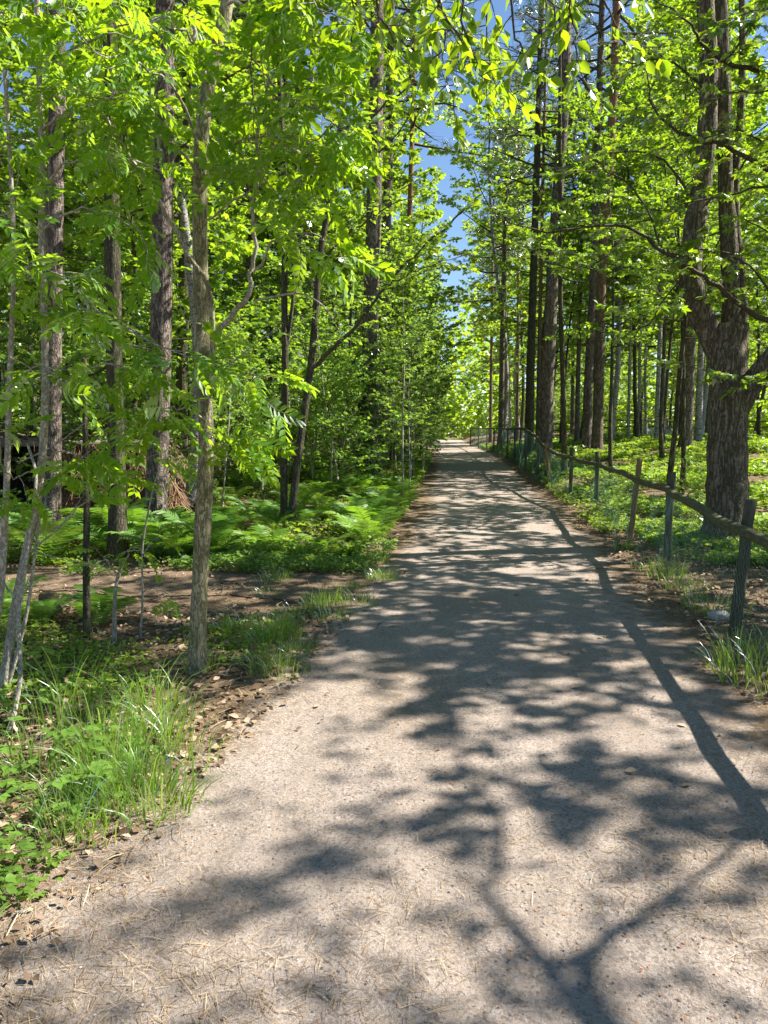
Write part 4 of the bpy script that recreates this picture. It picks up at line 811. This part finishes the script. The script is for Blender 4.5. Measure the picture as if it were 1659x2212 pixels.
rock(13.2, 39, .5, 'boulder', 'wide pale boulder at the far back of the sunny lawn', 2); rock(14.6, 39.6, .4, 'boulder', 'smaller pale boulder right of the wide one on the far lawn', 3)

# ------------------------------------------------------------------ ferns, herbs, grass
def fern_mesh(seed):
    rg = np.random.default_rng(seed); lf = MB(); npn = 20
    for k in range(9):
        az = k * .7 + rg.normal() * .2; L = rg.uniform(.5, .8); n = 14; t = np.linspace(0, 1, n)
        h = .75 * L * np.sin(t * 1.85) * rg.uniform(.75, 1.1); d = L * (t * .95)
        p = np.stack([d * math.cos(az), d * math.sin(az), h], 1); tan = nrm(np.gradient(p, axis=0)); sd = nrm(np.cross(tan, [0, 0, 1.])); up = np.cross(sd, tan)
        s = np.linspace(.12, 1, npn); pos = np.stack([np.interp(s, t, p[:, q]) for q in range(3)], 1); T_ = np.stack([np.interp(s, t, tan[:, q]) for q in range(3)], 1)
        w = .20 * L / .65 * np.sin(np.pi * np.clip(s * .86 + .12, 0, 1)) ** .8 + .01
        pin = (np.array([(-.05, 0, 0), (-.085, .3, .02), (-.02, 1, -.12), (.02, 1, -.12), (.085, .3, .02), (.05, 0, 0)]), [np.array([(0, 5, 4, 1), (1, 4, 3, 2)])])
        for sg in (-1, 1):
            put(lf, pin, pos, sd[0] * sg + T_ * .45 + rg.normal(size=(npn, 3)) * .06, np.tile(up[6], (npn, 1)) + rg.normal(size=(npn, 3)) * .1, w)
        tube(lf, p, np.linspace(.004, .001, n), 3)
    return lf.mesh('fern', M['fern'])
FERN = [fern_mesh(s) for s in range(4)]
def fern(x, y, s, label, group):
    o = link('fern', FERN[int(rgp.integers(0, 4))]); o.location = (x, y, float(gz(x, y)) - .02); o.rotation_euler = (rgp.normal() * .08, rgp.normal() * .08, rgp.uniform(0, 6.28)); o.scale = (s, s, s); tag(o, label, 'fern', group)
for i in range(210):
    y = 9.6 + 11 * rgp.random() ** 1.3; x = pl(y) - .6 - 3.6 * rgp.random() ** 1.2
    if math.sin(2.1 * x + 1.3 * y) + math.sin(1.1 * x - 1.9 * y + 1) + rgp.normal() * .4 < -.15: continue
    fern(x, y, rgp.uniform(.35, .85), 'green fern in the bed of ferns left of the path', 'ferns left of the path')
for i in range(20):
    fern(rgp.uniform(-5.2, -1.9), rgp.uniform(8.6, 10.8), rgp.uniform(.6, 1.0), 'fern beyond the side trail, below the dark trunks', 'ferns beyond the side trail')
for i in range(7):
    fern(rgp.uniform(-3.4, -2.0), rgp.uniform(5.6, 6.6), rgp.uniform(.4, .6), 'small shaded fern on the near side of the side trail', 'ferns near the side trail')
def grass_mesh(seed, n, h, spread, wid=.006, bend=.6):
    rg = np.random.default_rng(seed); mb = MB(); k = 6; t = np.linspace(0, 1, k)
    for i in range(n):
        a = rg.uniform(0, 6.28); r = spread * math.sqrt(rg.random()); H = h * rg.uniform(.45, 1.1); ln = rg.uniform(.15, bend) * (.4 + r / spread)
        az = a + rg.normal() * .7; b = np.array([r * math.cos(a), r * math.sin(a), 0]); dr = np.array([math.cos(az), math.sin(az), 0])
        p = b + dr * (ln * H * t ** 2)[:, None] + np.array([0, 0, 1]) * (H * (t - .28 * ln * t ** 3))[:, None]
        if rg.random() < .3: p[-1] += dr * H * .12 - np.array([0, 0, H * .12]); p[-2] += dr * H * .03
        sd = np.array([-dr[1], dr[0], 0]) * math.cos(.6) + np.array([0, 0, .0]); tw = rg.uniform(0, 3.14); sd = nrm(sd * math.cos(tw) + dr * math.sin(tw)); w = wid * rg.uniform(.5, 1.2) * (1 - t ** 2 * .92)
        V = np.concatenate([p - sd * w[:, None], p + sd * w[:, None]]); mb.add(V, [(q, q + k, q + k + 1, q + 1) for q in range(k - 1)])
    return mb.mesh('grass', M['grass'])
GTALL = [grass_mesh(1, 32, .52, .17, .0048, .8), grass_mesh(2, 26, .46, .2, .0048, .9), grass_mesh(3, 26, .56, .15, .0055, .75)]; GLOW = [grass_mesh(4, 90, .22, .16, .0035, .8), grass_mesh(5, 90, .17, .2, .003, .9)]
def tuft(me, x, y, s, label, group=None, name='grass_tuft'):
    o = link(name, me); o.location = (x, y, float(gz(x, y)) - .01); o.rotation_euler = (0, 0, rgp.uniform(0, 6.28)); o.scale = (s, s, s); tag(o, label, 'grass', group)
for k, (u, v, s, lab) in enumerate([(180, 1590, 1.0, 'tall arching grass tuft at the left, below the pale rowan stems'), (300, 1575, .95, 'tall grass tuft with long drooping blades left of the rowan foot'), (230, 1720, .95, 'thick upright grass tuft nearest the path in the left verge'), (275, 1745, .8, 'grass tuft spilling towards the gravel at the left verge'),
                                    (130, 1880, .75, 'lower grass tuft near the bottom left corner'), (350, 1640, .8, 'grass tuft between the tall tufts and the path'), (110, 1600, .9, 'grass tuft half hidden behind the leftmost tall tuft')]):
    x, y = P(u, v, EYE * F / (v - 920.))[:2]; tuft(GTALL[k % 3], x, y, s, lab)
for k in range(16):
    v = rgp.uniform(1560, 1860); u = rgp.uniform(60, 500 - (v - 1560) * .65); x, y = P(u, v, EYE * F / (v - 920.))[:2]; tuft(GLOW[k % 2], x, y, rgp.uniform(.8, 1.5), 'short fine grass tuft on the left verge', 'short grass tufts on the left verge')
for k, (u, v, s) in enumerate([(1505, 1300, 1.1), (1540, 1330, 1.0), (1440, 1255, .9), (1410, 1235, .8), (1590, 1420, 1.2), (1640, 1440, 1.25), (1615, 1470, 1.0), (1655, 1500, 1.0), (1350, 1190, .7), (1480, 1280, .8)]):
    x, y = P(u, v, EYE * F / (v - 920.))[:2]; tuft(GTALL[k % 3] if s > 1 else GLOW[k % 2], x, y, s * .45 if s > 1 else s * 1.5, 'grass tuft at the foot of the rail fence', 'grass tufts along the fence')
for k in range(22):
    v = rgp.uniform(1200, 1330); x, y = P(rgp.uniform(560, 840) - max(0, v - 1250) * .5, v, EYE * F / (v - 920.))[:2]; tuft(GLOW[k % 2], x, y, rgp.uniform(.6, 1.1), 'short grass tuft where the side trail meets the path', 'grass tufts by the trail mouth')
for k in range(18):
    y = rgp.uniform(4.1, 6.7); tuft(GLOW[k % 2], float(pl(y)) - rgp.uniform(-.05, .7), y, rgp.uniform(.6, 1.1), 'fine shaded grass tuft at the path edge beside the pale rowan', 'grass tufts beside the rowan foot')
def herb_mesh(seed, n, h, size):
    rg = np.random.default_rng(seed); mb = MB(); tri = []
    for i in range(n):
        a = rg.uniform(0, 6.28); L = wander((rg.normal() * .03, rg.normal() * .03, 0), (math.cos(a) * .5, math.sin(a) * .5, 1), h * rg.uniform(.5, 1.1), 5, .12, -.05, rg); tube(mb, L, np.linspace(.003, .0015, 5), 3)
        d = nrm((L[-1] - L[-2]) * [1, 1, .2]); base = math.atan2(d[1], d[0])
        for q in (-1.1, 0, 1.1):
            ax = np.array([[math.cos(base + q), math.sin(base + q), -.15 + rg.normal() * .1]]); put(mb, leaf_hex(.34, .06, .12), L[-1][None], ax, np.array([[0, 0, 1.]]) + rg.normal(size=(1, 3)) * .2, size * rg.uniform(.7, 1.15))
    return mb.mesh('herb', M['herb'])
HERB = [herb_mesh(1, 5, .20, .075), herb_mesh(2, 4, .28, .08), herb_mesh(3, 6, .13, .055)]
for k in range(66):
    v = rgp.uniform(1440, 2060); um = np.interp(v, [1440, 1560, 1700, 1850, 2100], [520, 480, 330, 190, 20]); u = rgp.uniform(-60, um); x, y = P(u, v, EYE * F / (v - 920.))[:2]
    o = link('herb', HERB[int(rgp.integers(0, 3))]); o.location = (x, y, float(gz(x, y))); o.rotation_euler = (0, 0, rgp.uniform(0, 6.28)); s = rgp.uniform(.6, 1.0) * (1 if u < um * .7 else .7) * (.62 if v > 1850 else 1); o.scale = (s, s, s); tag(o, 'three-leaved herb on the sunny left verge', 'herb', 'herbs on the left verge')
# low ground cover
def cover(name, label, n, region, h, size, seed, mat='cover', patch=0.0):
    rg = np.random.default_rng(seed); x, y = region(rg, n)
    if patch:
        c = np.sin(1.9 * x + 1.1 * y + 1) + np.sin(-1.2 * x + 2.3 * y) + .7 * np.sin(4.1 * x + 3.3 * y); k = c + rg.normal(size=len(x)) * .5 > patch; x, y = x[k], y[k]
    n = len(x); dist = np.sqrt(x * x + y * y); hh = h * (.6 + .4 * np.sin(.9 * x + 2) * np.sin(.8 * y)) + .02; z = gz(x, y) + hh * rg.random(n) ** .7
    a = rg.uniform(0, 6.28, n); sz = size * (1 + np.maximum(dist - 12, 0) / 22) * (.45 + 1.1 * rg.random(n) ** 1.5); mb = MB()
    put(mb, HEXW, np.stack([x, y, z], 1), np.stack([np.cos(a), np.sin(a), rg.normal(size=n) * .3], 1), np.tile([0, 0, 1.], (n, 1)) + rg.normal(size=(n, 3)) * .45, sz)
    tag(mb.build(name, M[mat]), label, 'ground cover', kind='stuff')
fx = np.array([p[0] for p in FP]); fy = np.array([p[1] for p in FP])
def reg_lawn(rg, n):
    y = 8.5 + 36 * rg.random(n) ** 1.25; x = np.interp(y, fy, fx) + .15 + (y * .66 + 2.0 - np.interp(y, fy, fx)).clip(.5) * rg.random(n); return x, y
cover('lawn_cover', 'bright low leafy plants covering the lawn behind the fence', 320000, reg_lawn, .24, .06, 1, patch=-.25)
def reg_bank(rg, n):
    y = 11.5 + 45 * rg.random(n) ** 1.5; a = pr(y) + .35; x = a + (np.interp(y, fy, fx) + .3 - a) * rg.random(n); return x, y
cover('verge_cover', 'low green plants on the bank between path and fence', 12000, reg_bank, .16, .05, 2, patch=-.9)
def reg_left(rg, n):
    y = 8.9 + 40 * rg.random(n) ** 1.6; x = pl(y) - .28 - (.2 + 11 * rg.random(n) ** 1.8); return x, y
cover('wood_cover', 'low green plants covering the wood floor left of the path', 90000, reg_left, .24, .055, 3, patch=-.6)
def reg_nl(rg, n):
    y = rg.uniform(4.4, 6.6, n); x = pl(y) - .25 - 3.2 * rg.random(n) ** .9; return x, y
def reg_band(rg, n):
    y = 8.2 + 1.8 * rg.random(n); x = pl(y) - .15 - 3.4 * rg.random(n) ** .9; return x, y
cover('band_cover', 'bright small-leaved plants between the side trail and the fern bed', 16000, reg_band, .16, .045, 9, 'herb', patch=-.9)
cover('shade_cover', 'low dark green plants in the shade around the rowan foot', 13000, reg_nl, .09, .036, 4, patch=.12)
def reg_nl2(rg, n):
    y = rg.uniform(1.6, 4.6, n); x = pl(y) - .2 - 2.2 * rg.random(n); return x, y
cover('verge_seedlings', 'small pale green seedlings between the herbs of the left verge', 5000, reg_nl2, .07, .034, 5, 'herb', patch=.1)
